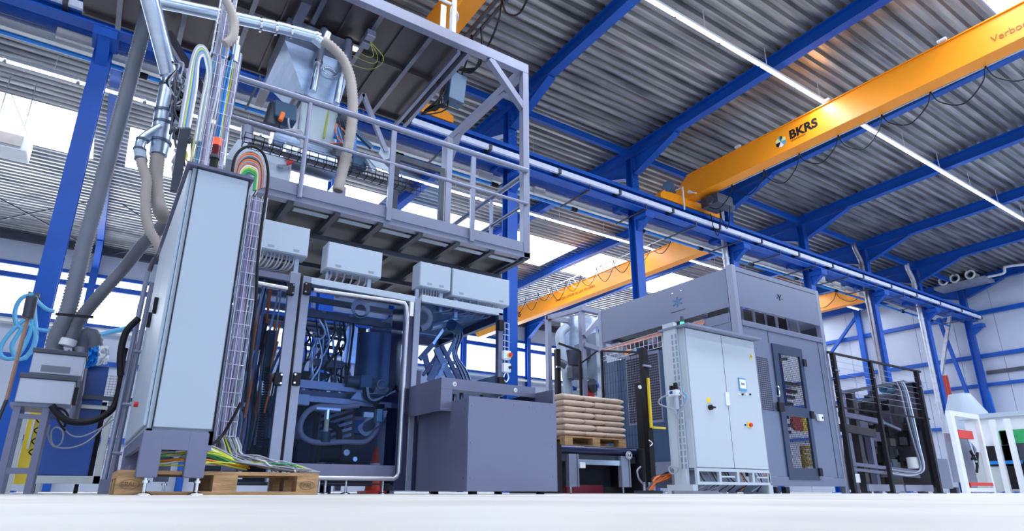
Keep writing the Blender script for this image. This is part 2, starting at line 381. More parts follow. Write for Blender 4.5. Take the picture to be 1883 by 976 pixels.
# downpipes on columns
for k, l in ((4, 'grey steel downpipe on the column under the crane end'), (6, 'grey downpipe with cables on the first column right of the palletiser'), (7, 'wide grey downpipe bending off the roof beside the gable wall')):
    x = FX[k]; m = MB(); m.tube(smooth([(x-.75, 13.6, 11.2), (x-.7, 13.6, 10.9), (x-.38, 13.6, 10.4), (x-.38, 13.6, 9.9), (x-.38, 13.6, 8), (x-.38, 13.6, 0.0)], 4), .11, 12)
    for z in (10, 8.3, 5.4, 2.6): m.cyl((x-.38, 13.6, z), (x-.38, 13.6, z+.08), .13, 12)
    tag(m.build('downpipe', STEELD if k == 6 else GALV), l, 'pipe')
# light lines
def light_line(y, x0, x1, group, lab, lab0):
    t = thing('lamp_rail', lab0, 'rail', (x0, y, 10.9)); m = MB(); m.box(x0, x1, y-.035, y+.035, 10.90, 10.96)
    x = x0
    while x < x1: m.bar((x, y, 10.95), (x, y, ZR(y)+.42), .015); x += 2.5
    m.build('rail', WHITE, t)
    x = x0; proto = None; cnt = 0
    while x+1.5 < x1:
        if proto is None:
            proto = thing('strip_light', 'lit strip light, ' + ORD[0] + lab, 'light', (x, y, 10.9), group)
            MB().box(x, x+1.56, y-.05, y+.05, 10.865, 10.90).build('housing', WHITE, proto)
            MB().tube([(x+.02, y, 10.84), (x+1.54, y, 10.84)], .042, 8).build('tube', TUBE, proto); a = x
        else: dup(proto, (x-a, 0, 0), 'lit strip light, ' + ORD[cnt] + lab)
        cnt += 1
        x += 1.62
light_line(7.85, 3.5, 39.5, 'tubes of the front light line', ' from the left in the front line above the orange crane', 'thin white lamp rail of the front light line')
light_line(18.85, -10, 39, 'tubes of the rear light line', ' from the left in the rear line below the crane runway', 'thin white lamp rail of the rear light line')
# ------------------------------------------------------------------ cranes
def crane(name, x, z0, z1, y0, y1, w, label, taper=True, logo_y=None, carr=None):
    t = thing('overhead_crane', label, 'crane', (x, (y0+y1)/2, z0))
    m = MB(); h = z1-z0
    pr = [(x, y0, z0), (x, y1-.35 if taper else y1, z0), (x, y1, z0+h*.45), (x, y1-.55, z1), (x, y0, z1)]
    m.prism(pr, (w, 0, 0)); m.box(x-.05, x+w+.05, y0, y1-.6, z1, z1+.025); m.box(x-.04, x+w+.04, y0, y1-.5, z0-.025, z0)
    m.build('girder', YEL, t)
    if carr:
        m = MB(); yc, zc = carr
        m.prism([(x-1.35, yc-.13, zc), (x-1.35, yc-.13, zc+.15), (x-1.05, yc-.13, zc+.42), (x-.75, yc-.13, zc+.33), (x+1.5, yc-.13, zc+.3), (x+1.75, yc-.13, zc+.2), (x+1.75, yc-.13, zc)], (0, .3, 0)); m.build('end_carriage', YEL, t)
        m = MB(); m.cyl((x-.95, yc-.15, zc+.5), (x-.55, yc+.15, zc+.6), .2, 14); m.cyl((x-1.1, yc-.2, zc+.42), (x-.9, yc-.05, zc+.5), .15, 12); m.build('travel_motor', CYAN, t)
        m = MB(); m.bar((x-.35, yc-.25, zc-.25), (x-.35, yc-.25, zc+.62), .04); m.bar((x-.35, yc-.25, zc+.6), (x-.35, yc+.1, zc+.62), .03); m.build('collector_arm', WHITE, t)
    return t
def festoon(t, x, z, y0, y1, n, drop, mm, r=.016, slack=0):
    m = MB()
    for i in range(n):
        a = y0+(y1-y0)*i/n; b = y0+(y1-y0)*(i+1)/n; d = drop*(.8+.4*random.random())
        m.tube(smooth([(x, a, z), (x, a+(b-a)*.12, z-d*.55), (x, (a+b)/2, z-d), (x, b-(b-a)*.12, z-d*.55), (x, b, z)], 5), r, 6)
    m.build('festoon_cable', mm, t)
c1 = crane('c1', 16.0, 9.80, 10.62, -8, 13.45, .36, 'big orange overhead crane across the upper right with black lettering', carr=(13.05, 9.47))
text('BKRS', 'lettering', BLACK, c1, (15.99, 8.93, 10.10), (0, -1, 0), (0, 0, 1), .28, .004, .013)
text('CRANE SYSTEMS', 'small_lettering', BLACK, c1, (15.99, 8.90, 10.01), (0, -1, 0), (0, 0, 1), .045, .002)
text('Verboden onder de last te lopen', 'warning_lettering', mat('brown_ink', (.3, .08, .01), .5), c1, (15.99, 3.75, 10.02), (0, -1, 0), (0, 0, 1), .17, .003)
def crane_logo(t, x, y, z, s=.2):
    cols = [BLACK, WHITE, mat('logo_blue', (.08, .35, .6), .5), mat('logo_pale', (.75, .7, .3), .5)]
    m = MB(); hexp = [(math.sin(R(60*i)), math.cos(R(60*i))) for i in range(6)]; k = 0
    for i in range(6):
        a = hexp[i]; b = hexp[(i+1) % 6]; mid = ((a[0]+b[0])/2, (a[1]+b[1])/2)
        for tri in (((0, 0), a, mid), ((0, 0), mid, b)):
            m.cur = (k*7+i) % 4; k += 1
            m.add([(x-.006-.0002*k, y-p[0]*s, z+p[1]*s) for p in tri], [(0, 1, 2)])
    m.build('emblem', cols, t)
crane_logo(c1, 16.0, 9.22, 10.17, .19)
festoon(c1, 16.42, 9.78, -2, 12.6, 12, .75, BLACK)
m = MB(); m.box(16.44, 16.5, -6, 13, 9.78, 9.84); m.build('cable_rail', GALV, c1)
m = MB()
for y in (10.6, 7.6, 4.6): m.box(15.88, 15.96, y-.05, y+.15, 10.66, 10.72)
m.build('stop_block', WHITE, c1)
m = MB(); m.cyl((15.9, 12.75, 9.95), (16.02, 12.75, 9.95), .06); m.bar((15.9, 12.7, 9.92), (15.9, 12.45, 9.78), .04); m.build('lifting_lug', WHITE, c1)
# small hoist gear under the crane end
t = thing('hoist_trolley', 'dark electric hoist hanging under the end of the big orange crane', 'hoist', (16.6, 12, 9.4))
m = MB(); m.box(16.3, 17.1, 11.9, 12.6, 9.35, 9.7); m.cyl((16.2, 12.2, 9.5), (17.4, 12.2, 9.5), .16, 14); m.build('body', DARKM, t)
festoon(t, 16.9, 9.35, 11.9, 12.7, 2, .8, BLACK)
c2 = crane('c2', 19.8, 9.5, 10.36, 15.2, 34.0, .36, 'orange overhead crane in the rear bay hung with looping cables', carr=None)
m = MB(); m.box(18.6, 21.4, 14.15, 14.45, 9.82, 10.1); m.box(19.75, 20.2, 14.3, 15.2, 9.85, 10.3); m.build('end_carriage', YEL, c2)
text('BKRS', 'lettering', BLACK, c2, (19.79, 29.6, 9.78), (0, -1, 0), (0, 0, 1), .27, .004, .007)
text('VERBODEN ONDER DE LAST TE LOPEN', 'warning_lettering', mat('brown_ink', (.3, .08, .01), .5), c2, (19.79, 25.4, 9.78), (0, -1, 0), (0, 0, 1), .13, .003)
m = MB(); m.tube([(19.55, 16.5, 10.62), (19.55, 34, 10.62)], .022, 6)
for i in range(8): m.bar((19.8, 17+2.2*i, 10.36), (19.55, 17+2.2*i, 10.62), .03)
m.build('cable_rail', WHITE, c2)
festoon(c2, 19.54, 10.6, 16.8, 34, 14, .75, BLACK); festoon(c2, 19.5, 10.6, 20.2, 33.4, 11, .6, LGREY)
c4 = crane('c4', 33.0, 9.72, 10.52, 15.2, 34.0, .36, 'far orange overhead crane seen under the cream boxes right of the palletiser', carr=None)
MB().box(31.9, 34.4, 14.15, 14.45, 9.82, 10.1).build('end_carriage', YEL, c4)
festoon(c4, 32.9, 10.5, 15.5, 22, 4, .7, BLACK)
c3 = crane('c3', 4.97, 9.8, 10.6, -8, 13.3, .33, 'nearest orange overhead crane, cut by the top edge above the mezzanine', carr=(13.05, 9.47))
festoon(c3, 5.65, 9.85, 5, 11.4, 5, .8, BLACK, .022)
m = MB(); m.box(5.55, 5.62, -4, 11.6, 9.86, 9.93); m.box(5.72, 5.78, -4, 11.6, 9.86, 9.93); m.build('cable_rail', DARKM, c3)
t = thing('hoist_control_box', 'dark teal hoist control box hanging in black cables under the near crane', 'control box', (5.5, 10.5, 8.4))
m = MB(); m.obox((5.48, 10.5, 8.55), (.2, .02, 0), (0, .14, 0), (.03, 0, .36)); m.build('housing', CYAN, t, .01)
m = MB()
for i in range(9):
    a = R(40*i); q = (5.2+.12*math.cos(a), 10.55+.1*math.sin(a), 8.1+.12*math.sin(a*2))
    m.tube(smooth([(5.45+.1*math.cos(a), 10.5, 8.9), (5.25, 10.6+.15*math.sin(a), 8.6), q, (5.05-.03*i, 10.8, 8.15-.04*i), (5.2, 10.4, 8.0)], 4), .016, 5)
for i in range(4): m.tube(smooth([(5.4+.06*i, 10.5, 8.92), (5.6, 10.6, 9.2), (5.75+.05*i, 10.2, 8.95+.07*i), (5.8, 9.9, 9.4), (5.7, 9.8, 9.85)], 4), .02, 5)
m.build('cable', BLACK, t)
# ventilation fans at the gable wall
for i, (y) in enumerate((13.85, 13.3, 12.55)):
    t = thing('roof_fan', ['leftmost', 'middle', 'rightmost'][i] + ' of the three round white duct openings high on the gable wall', 'fan', (38.6, y, 11.45))
    m = MB(); m.tube([(38.9, y, 11.25), (38.3, y, 11.25), (38.22, y, 11.25)], [.2, .2, .26], 20, cap=False); m.build('duct', WHITE, t)
    m = MB(); m.tube([(38.22+.02*math.cos(a), y+.22*math.cos(a), 11.25+.22*math.sin(a)) for a in [R(20*k) for k in range(18)]], .05, 8, closed=True); m.build('rim', WHITE, t)
    m = MB(); m.cyl((38.3, y, 11.25), (38.24, y, 11.25), .09, 14); m.build('hub', BLACK, t)
m = MB(); m.box(38.2, 39.4, 11.9, 14.4, 10.85, 11.0); tag(m.build('fan_shelf', GALV), 'grey shelf carrying the three round white ducts by the gable wall', 'shelf')
m = MB(); m.tube(smooth([(38.6, 11.9, 11.0), (38.6, 11.2, 11.0), (38.6, 11.1, 11.25), (38.6, 10.9, 11.3), (38.6, 9.2, 11.05)], 4), .07, 8)
tag(m.build('white_pipe', WHITE), 'white angled pipe right of the three round ducts', 'pipe')
# ================================================================== BAGGING MACHINE SIDE
def Y3(c, pts): return [PY(p[2] if len(p) > 2 else c, p[0], p[1]) for p in pts]
def X3(c, pts): return [PX(p[2] if len(p) > 2 else c, p[0], p[1]) for p in pts]
def pallet(x0, y0, z0, lx, ly, label, group=None, text_on=False):
    t = thing('wooden_pallet', label, 'pallet', (x0+lx/2, y0+ly/2, z0), group)
    for i in range(5):
        w = .145 if i in (0, 2, 4) else .10; yy = y0+(ly-.145)*i/4+(0 if i in (0, 2, 4) else .0225)
        MB().box(x0, x0+lx, yy, yy+w, z0+.122, z0+.144).build('deck_board', WOOD, t)
    for i in range(3):
        xx = x0+(lx-.145)*i/2
        MB().box(xx, xx+.145, y0, y0+ly, z0+.1, z0+.1215).build('cross_board', WOOD, t)
        for j in range(3):
            yy = y0+(ly-.12)*j/2
            MB().box(xx, xx+.145, yy, yy+.12, z0+.022, z0+.0995).build('block', WOOD, t)
            if i == 0: MB().box(x0, x0+lx, yy, yy+.11, z0, z0+.0215).build('bottom_board', WOOD, t)
    if text_on:
        ink = mat('burnt_ink', (.16, .08, .04), .8)
        for xx in (x0+.025, x0+lx-.12):
            text('EPAL', 'burnt_mark', ink, t, (xx, y0-.001, z0+.05), (1, 0, 0), (0, 0, 1), .026, .001)
            m = MB(); m.tube([(xx+.045+.052*math.cos(R(20*k)), y0-.001, z0+.062+.027*math.sin(R(20*k))) for k in range(18)], .0012, 4, closed=True); m.build('burnt_ring', ink, t)
    return t
pallet(.185, 4.50, 0, 1.2, .8, 'wooden euro pallet with burnt oval stamps lying under the tall cabinet and cables', None, True)
# --- tall narrow cabinet
t = thing('control_cabinet', 'tall narrow pale grey control cabinet standing on a low base before the wooden pallet', 'cabinet', (.47, 5.4, 0))
CX0, CX1, CY0, CY1, CZ0, CZ1 = .287, .662, 4.42, 6.40, .385, 2.175
MB().box(CX0, CX1, CY0+.02, CY1, CZ0, CZ1).build('body', CAB, t, .008)
m = MB(); m.box(CX0+.03, CX1-.012, CY0-.004, CY0+.018, CZ0+.012, CZ1-.012); m.build('end_panel', CAB, t, .006)
m = MB(); m.box(CX0+.024, CX0+.0265, CY0-.005, CY0+.02, CZ0, CZ1); m.box(CX1-.006, CX1-.0035, CY0-.006, CY0+.02, CZ0, CZ1); m.build('gasket', BLACK, t)
for k in range(2):
    d = MB().box(CX0-.022, CX0-.002, CY0+.03+.98*k, CY0+.98+.98*k, CZ0+.02, CZ1-.02).build('door', CAB, t, .006)
    MB().box(CX0-.05, CX0-.022, CY0+.80+.5*k, CY0+.84+.5*k, 1.30, 1.42).build('handle', BLACK, d)
m = MB(); m.prism([(CX0-.045, CY0-.02, CZ1), (CX1+.02, CY0-.02, CZ1), (CX1+.02, CY0-.02, CZ1+.02), (CX0-.045, CY0-.02, CZ1+.02)], (0, 2.05, 0)); m.build('roof_plate', GREY, t)
m = MB(); m.box(CX0, CX1, CY0, CY0+.03, .265, CZ0); m.box(CX0, CX1, CY1-.03, CY1, .265, CZ0); m.box(CX0, CX0+.03, CY0, CY1, .3, CZ0); m.box(CX1-.03, CX1, CY0, CY1, .3, CZ0)
m.box(CX0, CX0+.02, 5.35, CY1, .15, .2)
m.build('base_frame', GREY, t)
for x in (CX0-.015, CX1-.135):
    for y in (CY0-.002, CY1-.12): MB().box(x, x+.115, y, y+.075, .10, .375).build('leg', GREY, t, .006)
for x in (CX0+.045, CX1-.045):
    for y in (CY0+.04, CY1-.08):
        f = MB().cyl((x, y, .012), (x, y, .13), .011, 10).build('levelling_foot', CHROME, t)
        m = MB(); m.tube([(x, y, 0), (x, y, .006), (x, y, .014), (x, y, .02)], [.05, .05, .03, .014], 16); m.cyl((x, y, .07), (x, y, .085), .022, 6); m.build('foot_plate', CHROME, f)
m = MB(); m.cyl((CX0-.05, 5.35, .63), (CX0-.02, 5.35, .63), .02); m.build('red_plug', RED, t)
# --- cables on the pallet
def rcol(): return random.choice([LGREY, LGREY, LGREY, LGREY, WHITE, ORANGE, LIME, GREEN, LGREY, LIME, LGREY])
t = thing('cable_bundle', 'bundle of grey, orange, green and yellow cables spilling onto the wooden pallet', 'cables', (.95, 4.8, .15))
for i in range(34):
    r = random.random; x = .80+.12*r(); y = 4.78+.1*r()
    p = [(x, y+.24, .40), (x+.01, y+.12, .33), (x+.03*r(), y-.0, .27), (x+.05+.12*r(), y-.06, .20+.06*r()), (x+.2+.2*r(), y-.1*r(), .17+.06*r()), (x+.35+.25*r(), y+.25*r()-.12, .155+.02*r())]
    MB().tube(smooth(p, 6), .0055, 6).build('cable', rcol(), t)
t = thing('cable_tangle', 'tangle of yellow-green and grey cables lying between the legs of the tall cabinet', 'cables', (.47, 4.7, .15))
for i in range(16):
    r = random.random; a = .34+.05*r(); z = .152+.12*r()
    p = [(a+.02, 4.9, z+.06), (a, 4.62, z), (a+.08, 4.56+.04*r(), z-.01*r()), (a+.2, 4.57+.05*r(), z+.02*r()), (a+.3+.1*r(), 4.66, z+.05*r()), (a+.6, 4.8, .16+.05*r())]
    MB().tube(smooth(p, 5), .006, 6).build('cable', rcol() if i > 5 else LIME, t)
tag(MB().tube(smooth(Y3(4.9, [(443, 740), (430, 765), (405, 805), (375, 822, 4.7), (350, 826, 4.7), (320, 828, 4.75), (300, 835, 4.9)]), 6), .011, 8).build('black_cable', BLACK), 'single thick black cable curving from the wire tray to under the tall cabinet', 'cable')
# --- wire mesh cable trays
def tray(x0, x1, y, z0, z1, d, label, ncab, cols, pitch=.10, nv=4, seed=1):
    random.seed(seed)
    t = thing('wire_tray', label, 'cable tray', ((x0+x1)/2, y, z0))
    m = MB()
    for i in range(nv+1):
        x = x0+(x1-x0)*i/nv; m.tube([(x, y, z0), (x, y, z1)], .0035, 5)
    for x in (x0, x1): m.tube([(x, y+d, z0), (x, y+d, z1)], .0035, 5); m.tube([(x, y+d/2, z0), (x, y+d/2, z1)], .0035, 5)
    z = z0
    while z <= z1:
        m.tube([(x0, y+d, z), (x0, y, z), (x1, y, z), (x1, y+d, z)], .0035, 5); z += pitch
    m.build('wire_mesh', mat('zinc_wire', (.62, .64, .78), .3, .5), t)
    for i in range(ncab):
        x = x0+(x1-x0)*(i+.5)/ncab; k = random.random()*.03
        MB().tube([(x+.008*math.sin(q*1.3+i), y+.025+k+.004*math.sin(q+i*2), z0+(z1-z0)*q/9) for q in range(10)], .006+.006*random.random(), 6).build('cable', random.choice(cols), t)
    return t
xa = PY(5.0, 412, 700).x; xb = PY(5.0, 447, 700).x
tray(xa, xb, 5.0, .30, 2.34, .10, 'vertical wire mesh tray full of grey cables right beside the tall cabinet', 9, [LGREY, LGREY, GREYL, mat('lilac_cable', (.33, .3, .48), .4)], .105, 3, 3)
tray(xa-.10, xa-.01, 5.15, .35, 2.25, .10, 'dark narrow wire tray squeezed between the cabinet and the lighter tray', 4, [DARKM, BLACK], .06, 3, 4)
xa = PY(5.6, 352, 290).x; xb = PY(5.6, 412, 290).x
tray(xa, xb, 5.6, 2.30, 3.95, .12, 'wide wire tray with blue, lime and grey cables rising behind the tall cabinet', 13, [LGREY, LGREY, PIPEB, LIME, WHITE, mat('lilac_cable', (.33, .3, .48), .4), BLUEP], .13, 4, 6)
xc = PY(5.6, 398, 50).x; xd = PY(5.6, 428, 50).x
tray(xc, xd, 5.6, 3.95, 5.8, .14, 'light wire tray climbing a grey post up to the upper deck', 3, [LGREY, WHITE], .12, 2, 8)
tag(MB().box(xc+.03, xd-.03, 5.78, 5.86, 2.3, 5.8).build('tray_post', GREYL), 'grey square post carrying the upper wire tray', 'post')
tag(MB().bar(PY(6.0, 352, 150), PY(6.0, 322, 352), .08).build('dark_strut', DARKM), 'dark inclined strut beside the blue and lime cables', 'strut')
t = thing('cable_arch', 'arch of pale cables looping over the top of the blue and lime tray', 'cables', (.9, 5.6, 4))
for i in range(8):
    o = i*2.6
    MB().tube(smooth(Y3(5.55, [(330+o, 235), (343+o, 160), (354+o*.6, 105+o*.4), (366+o*.4, 84+o), (380-o*.1, 92+o), (388-o*.3, 125+o), (380-o*.4, 190), (368-o*.4, 260)]), 5), .013, 7).build('cable', [LGREY, WHITE, LGREY, LIME, PIPEB, LGREY, LGREY, WHITE][i], t)
t = thing('cable_arch', 'rainbow of orange, green and grey cables looping down behind the tall cabinet', 'cables', (1.1, 5.3, 2.6))
for i in range(22):
    q = (i % 11)*2.9; c = 5.05+.05*(i//11)
    MB().tube(smooth(Y3(c, [(428+q*.5, 330), (436+q*.35, 296+q*.9), (450+q*.2, 281+q*1.2), (466, 280+q*1.4), (480-q*.35, 292+q*1.1), (486-q*.6, 318+q*.5), (484-q*.6, 345+q*.2)]), 5), .0105, 7).build('cable', [LGREY, ORANGE, LGREY, DARKM, ORANGE, LGREY, mat('rust_cable', (.5, .14, .08), .4), WHITE, LIME, GREEN, GREEN][i % 11], t)
tag(MB().tube(smooth(Y3(4.95, [(425, 332), (432, 290), (450, 271), (472, 272), (488, 290), (493, 330), (483, 400), (474, 480), (470, 560), (462, 640), (452, 740)]), 6), .012, 8).build('black_cable', BLACK), 'long black cable looping over the rainbow cables and down the tray', 'cable')
b = PY(5.2, 393, 300); b0 = PY(5.2, 391, 312).z; bt = PY(5.2, 398, 255).z; dz = bt-b0
t = thing('signal_lamp', 'dark signal tower with a glowing red top above the tall cabinet', 'signal lamp', (b.x, b.y, 2.2))
MB().cyl((b.x, b.y, 2.196), (b.x, b.y, b0+dz*.35), .032).build('base', BLACK, t)
MB().cyl((b.x, b.y, b0+dz*.35), (b.x, b.y, b0+dz*.45), .04).build('collar', DARKM, t)
MB().cyl((b.x, b.y, b0+dz*.45), (b.x, b.y, b0+dz*.78), .034).build('dark_lens', mat('dark_red_lens', (.10, .015, .02), .2), t)
MB().cyl((b.x, b.y, b0+dz*.78), (b.x, b.y, bt), .034).build('lit_lens', mat('red_light', (1, .05, .03), .3, emit=(1, .05, .02), estr=2.5), t)
# --- junction boxes
LAB = mat('label_ink', (.25, .3, .4), .5)
def jbox(c, a, b, d, depth, label, ncab, feet):
    A, B, D = PY(c, *a), PY(c, *b), PY(c, *d); x0, x1, z1, z0 = A.x, B.x, (A.z+B.z)/2, D.z
    t = thing('junction_box', label, 'electrical box', ((x0+x1)/2, c, z0))
    MB().box(x0, x1, c, c+depth, z0, z1).build('body', CAB, t, .006)
    MB().box(x0+.004, x1-.004, c-.014, c-.001, z0+.006, z1-.006).build('lid', CAB, t, .004)
    for fx in (x0+.12, x1-.12):
        m = MB(); m.box(fx-.03, fx+.03, c-.0155, c-.0142, z0+.03, z0+.055); m.build('label_plate', LAB, t)
    for i in range(ncab):
        x = x0+.06+(x1-x0-.12)*i/max(1, ncab-1)*.8+.02*random.random()
        MB().cyl((x, c+.07, z0-.03), (x, c+.07, z0), .014, 8).build('gland', GREYL, t)
        MB().tube(smooth([(x, c+.07, z0-.02), (x-.005, c+.06, z0-.07), (x-.04, c+.08, z0-.13-.03*random.random()), (x-.10, c+.14, z0-.16), (x-.2, c+.2, z0-.17)], 4), .0085, 6).build('cable', LGREY, t)
    for fx in feet:
        MB().box(x0+(x1-x0)*fx-.02, x0+(x1-x0)*fx+.02, c+.1, c+.13, z0-.22, z0).build('bracket', STEEL, t)
    return t
jbox(6.05, (481, 401), (571, 421), (569, 474), .2, 'pale grey junction box with a fan of cables, nearest the tall cabinet under the mezzanine', 9, (.85,))
jbox(6.05, (604.5, 443), (703.6, 465), (701, 512), .2, 'pale junction box alone above the machine door, second along under the mezzanine', 6, (.1, .85))
jbox(6.05, (773, 480), (829, 492), (825, 536), .2, 'smallest pale junction box, left one of the touching pair under the mezzanine', 7, (.08, .85))
jbox(6.05, (832, 493), (936, 515), (934, 563), .2, 'widest pale junction box at the right end under the mezzanine', 6, (.15, .9))
# --- mezzanine
t = thing('mezzanine', 'grey steel mezzanine with handrails and a second deck above the bagging machine', 'platform', (2.7, 7.4, 3))
MX0, MX1, MY0, MY1 = 1.0, 4.42, 6.2, 9.2
m = MB(); m.box(MX0, MX1, MY0, MY0+.008, 3.00, 3.145); m.box(MX0, MX1, MY0-.03, MY0, 2.995, 3.005); m.build('toe_board', GREYL, t)
m = MB(); m.box(MX0, MX1, MY0-.01, MY0+.0, 2.93, 2.995); m.box(MX0, MX1, MY0, MY0+.10, 2.93, 2.94); m.build('edge_channel', GREYL, t)
m = MB(); m.box(MX1-.008, MX1, MY0, MY1, 2.93, 3.145); m.box(MX1-.12, MX1, MY0, MY1, 2.93, 2.94); m.build('side_channel', GREYL, t)
MB().box(MX0, MX1-.01, MY0+.01, MY1, 2.985, 3.0).build('deck_plate', mat('dark_deck', (.05, .048, .06), .4, .3, .1), t)
for i in range(7):
    x = MX0+.35+i*.5; MB().box(x-.03, x+.03, MY0+.01, MY1, 2.90, 2.984).build('joist', DARKM, t)
for i in range(6): MB().box(MX0+.42+.5*i, MX0+.80+.5*i, MY0+.16, MY0+.24, 2.925, 2.935).build('lit_edge_flange', CAB, t)  # paler plates imitate light caught on the flange between the joists
for y in (6.9, 7.9, 8.9): MB().box(MX0, MX1-.02, y-.03, y+.03, 2.84, 2.90).build('cross_beam', DARKM, t)
for x in (2.42, 3.52): MB().box(x-.03, x+.03, MY0-.045, MY0-.012, 2.96, 4.13).build('rail_post', GREYL, t)
x = PY(6.2, 553, 330).x; MB().tube([(x, MY0-.03, 2.97), (x, MY0-.03, 4.13)], .026, 10).build('rail_post', GREYL, t)
MB().tube([(PY(6.2, 415, 122).x, MY0-.03, 4.15), (MX1-.05, MY0-.03, 4.2)], .036, 12).build('top_rail', GREYL, t)
MB().tube([(PY(6.2, 400, 200).x, MY0-.03, 3.68), (MX1-.05, MY0-.03, 3.70)], .022, 10).build('mid_rail', GREYL, t)
for z, r in ((4.17, .036), (3.72, .024)): MB().tube([(MX1-.05, MY0+.05, z), (MX1-.05, 8.6, z)], r, 10).build('side_rail', GREYL, t)
for y in (7.1,): MB().box(MX1-.07, MX1-.03, y-.02, y+.02, 3.0, 4.17).build('side_post', GREYL, t)
MB().box(MX1-.10, MX1, MY0-.01, MY0+.09, 2.93, 5.80).build('corner_post', GREYL, t, .006)
MB().box(MX1-.10, MX1, 8.6, 8.7, 2.93, 5.80).build('rear_post', GREYL, t)
MB().box(-.9, MX1, MY0-.01, MY0+.10, 5.80, 5.96).build('upper_front_beam', GREYL, t, .006)
MB().box(MX1-.10, MX1, MY0+.1, 8.7, 5.80, 5.93).build('upper_side_beam', GREYL, t)
m = MB(); m.bar((3.78, MY0+.04, 5.8), (4.35, MY0+.04, 5.22), .09, .09, (0, 1, 0)); m.build('knee_brace', GREYL, t)
m = MB(); m.bar((MX1-.05, 6.85, 5.84), (MX1-.05, 6.28, 5.33), .08); m.build('knee_brace', GREYL, t)
m = MB(); m.bar((MX1-.05, 8.15, 5.84), (MX1-.05, 8.62, 5.3), .08); m.build('knee_brace', GREYL, t)
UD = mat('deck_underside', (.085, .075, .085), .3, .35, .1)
UX1, UY1 = 3.52, 8.46
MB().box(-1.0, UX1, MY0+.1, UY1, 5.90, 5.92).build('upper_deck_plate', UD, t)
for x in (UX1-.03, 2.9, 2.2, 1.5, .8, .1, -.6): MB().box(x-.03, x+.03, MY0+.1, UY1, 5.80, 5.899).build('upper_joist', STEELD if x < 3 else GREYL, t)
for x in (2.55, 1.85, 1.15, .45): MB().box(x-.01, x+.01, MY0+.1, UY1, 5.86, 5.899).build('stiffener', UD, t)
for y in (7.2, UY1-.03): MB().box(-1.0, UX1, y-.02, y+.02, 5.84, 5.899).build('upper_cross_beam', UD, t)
MB().box(UX1-.22, UX1-.17, MY0+.1, UY1, 5.74, 5.80).build('cable_ladder_rail', GREYL, t)
for x in (1.31,): MB().box(x-.06, x+.06, MY0+.3, UY1+.6, 5.70, 5.80).build('main_beam', STEELD, t)
m = MB(); m.bar((-.05, 8.1, 5.75), (.55, 8.1, 4.95), .1); m.build('knee_brace', STEELD, t)
a = PY(6.15, 838, 55).x; MB().box(a-.03, a+.03, MY0, MY0+.04, 5.9, 6.6).build('upper_rail_post', WHITE, t)
MB().tube([(a-.5, MY0+.02, 6.42), (a-.05, MY0+.02, 6.42)], .02).build('upper_rail', WHITE, t)
MB().tube(smooth([(a, 6.3, 5.97), (a, 6.3, 6.4), (a+.06, 6.35, 6.5), (a+.2, 6.5, 6.5), (a+.2, 6.9, 6.5)], 5), .02).build('upper_rail', WHITE, t)
a = PY(6.15, 820, 50).x; MB().box(a-.05, a+.03, MY0+.02, MY0+.03, 5.96, 6.35).build('sign_plate', WHITE, t)
# glazed swing gate frame on the mezzanine
t = thing('glazed_frame', 'dark framed clear panel standing at the rear of the mezzanine', 'panel', (3.6, 8.4, 3))
P4 = Y3(8.2, [(728, 282), (818, 322), (808, 404), (722, 370)])
x0, x1, z1, z0 = P4[0].x, P4[1].x, P4[0].z, 3.02
m = MB(); m.box(x0, x0+.08, 8.2, 8.26, z0, z1); m.box(x1-.08, x1, 8.2, 8.26, z0, z1); m.box(x0+.08, x1-.08, 8.2, 8.26, z1-.09, z1); m.box(x0+.08, x1-.08, 8.2, 8.26, z0, z0+.08); m.build('frame', DARKM, t)
MB().box(x0+.08, x1-.08, 8.225, 8.235, z0+.08, z1-.09).build('pane', GLASS, t)
tag(MB().box(x1+.02, x1+.12, 8.18, 8.28, 3.0, 5.7).build('frame_post', GREYL), 'grey square post right of the dark framed panel on the mezzanine', 'post')
# lamps and boxes below the upper deck
t = thing('terminal_box', 'pair of light terminal boxes with yellow wires under the upper deck', 'electrical box', (2.2, 6.9, 5.7))
for (px, py) in ((681, 64), (672, 78)):
    p = PZ(5.76, px, py); MB().box(p.x-.06, p.x+.06, p.y-.06, p.y+.06, 5.70, 5.80).build('box', GREYL, t, .01)
p = PZ(5.74, 680, 75)
for i in (0, 2, 5): MB().tube(smooth([p, p+Vector((.1+.03*i, .1, -.12)), p+Vector((.02+.05*(i%3), .12+.05*i, -.16)), p+Vector((-.1-.05*i, .3+.06*i, 0.02))], 5), .004, 5).build('wire', LIME, t)
for px, py, l in ((560, 47, 'small oval lamp under the upper deck left of the hopper pipes'), (650, 84, 'small oval lamp under the upper deck right of the hopper pipes')):
    p = PZ(5.88, px, py); t = thing('bulkhead_lamp', l, 'lamp', tuple(p))
    MB().box(p.x-.12, p.x+.12, p.y-.05, p.y+.05, 5.84, 5.885).build('housing', WHITE, t, .02)
    MB().box(p.x-.1, p.x+.1, p.y-.035, p.y+.035, 5.825, 5.84).build('lens', mat('lamp_lens', (1, 1, .95), .4, emit=(1, .97, .9), estr=4), t)
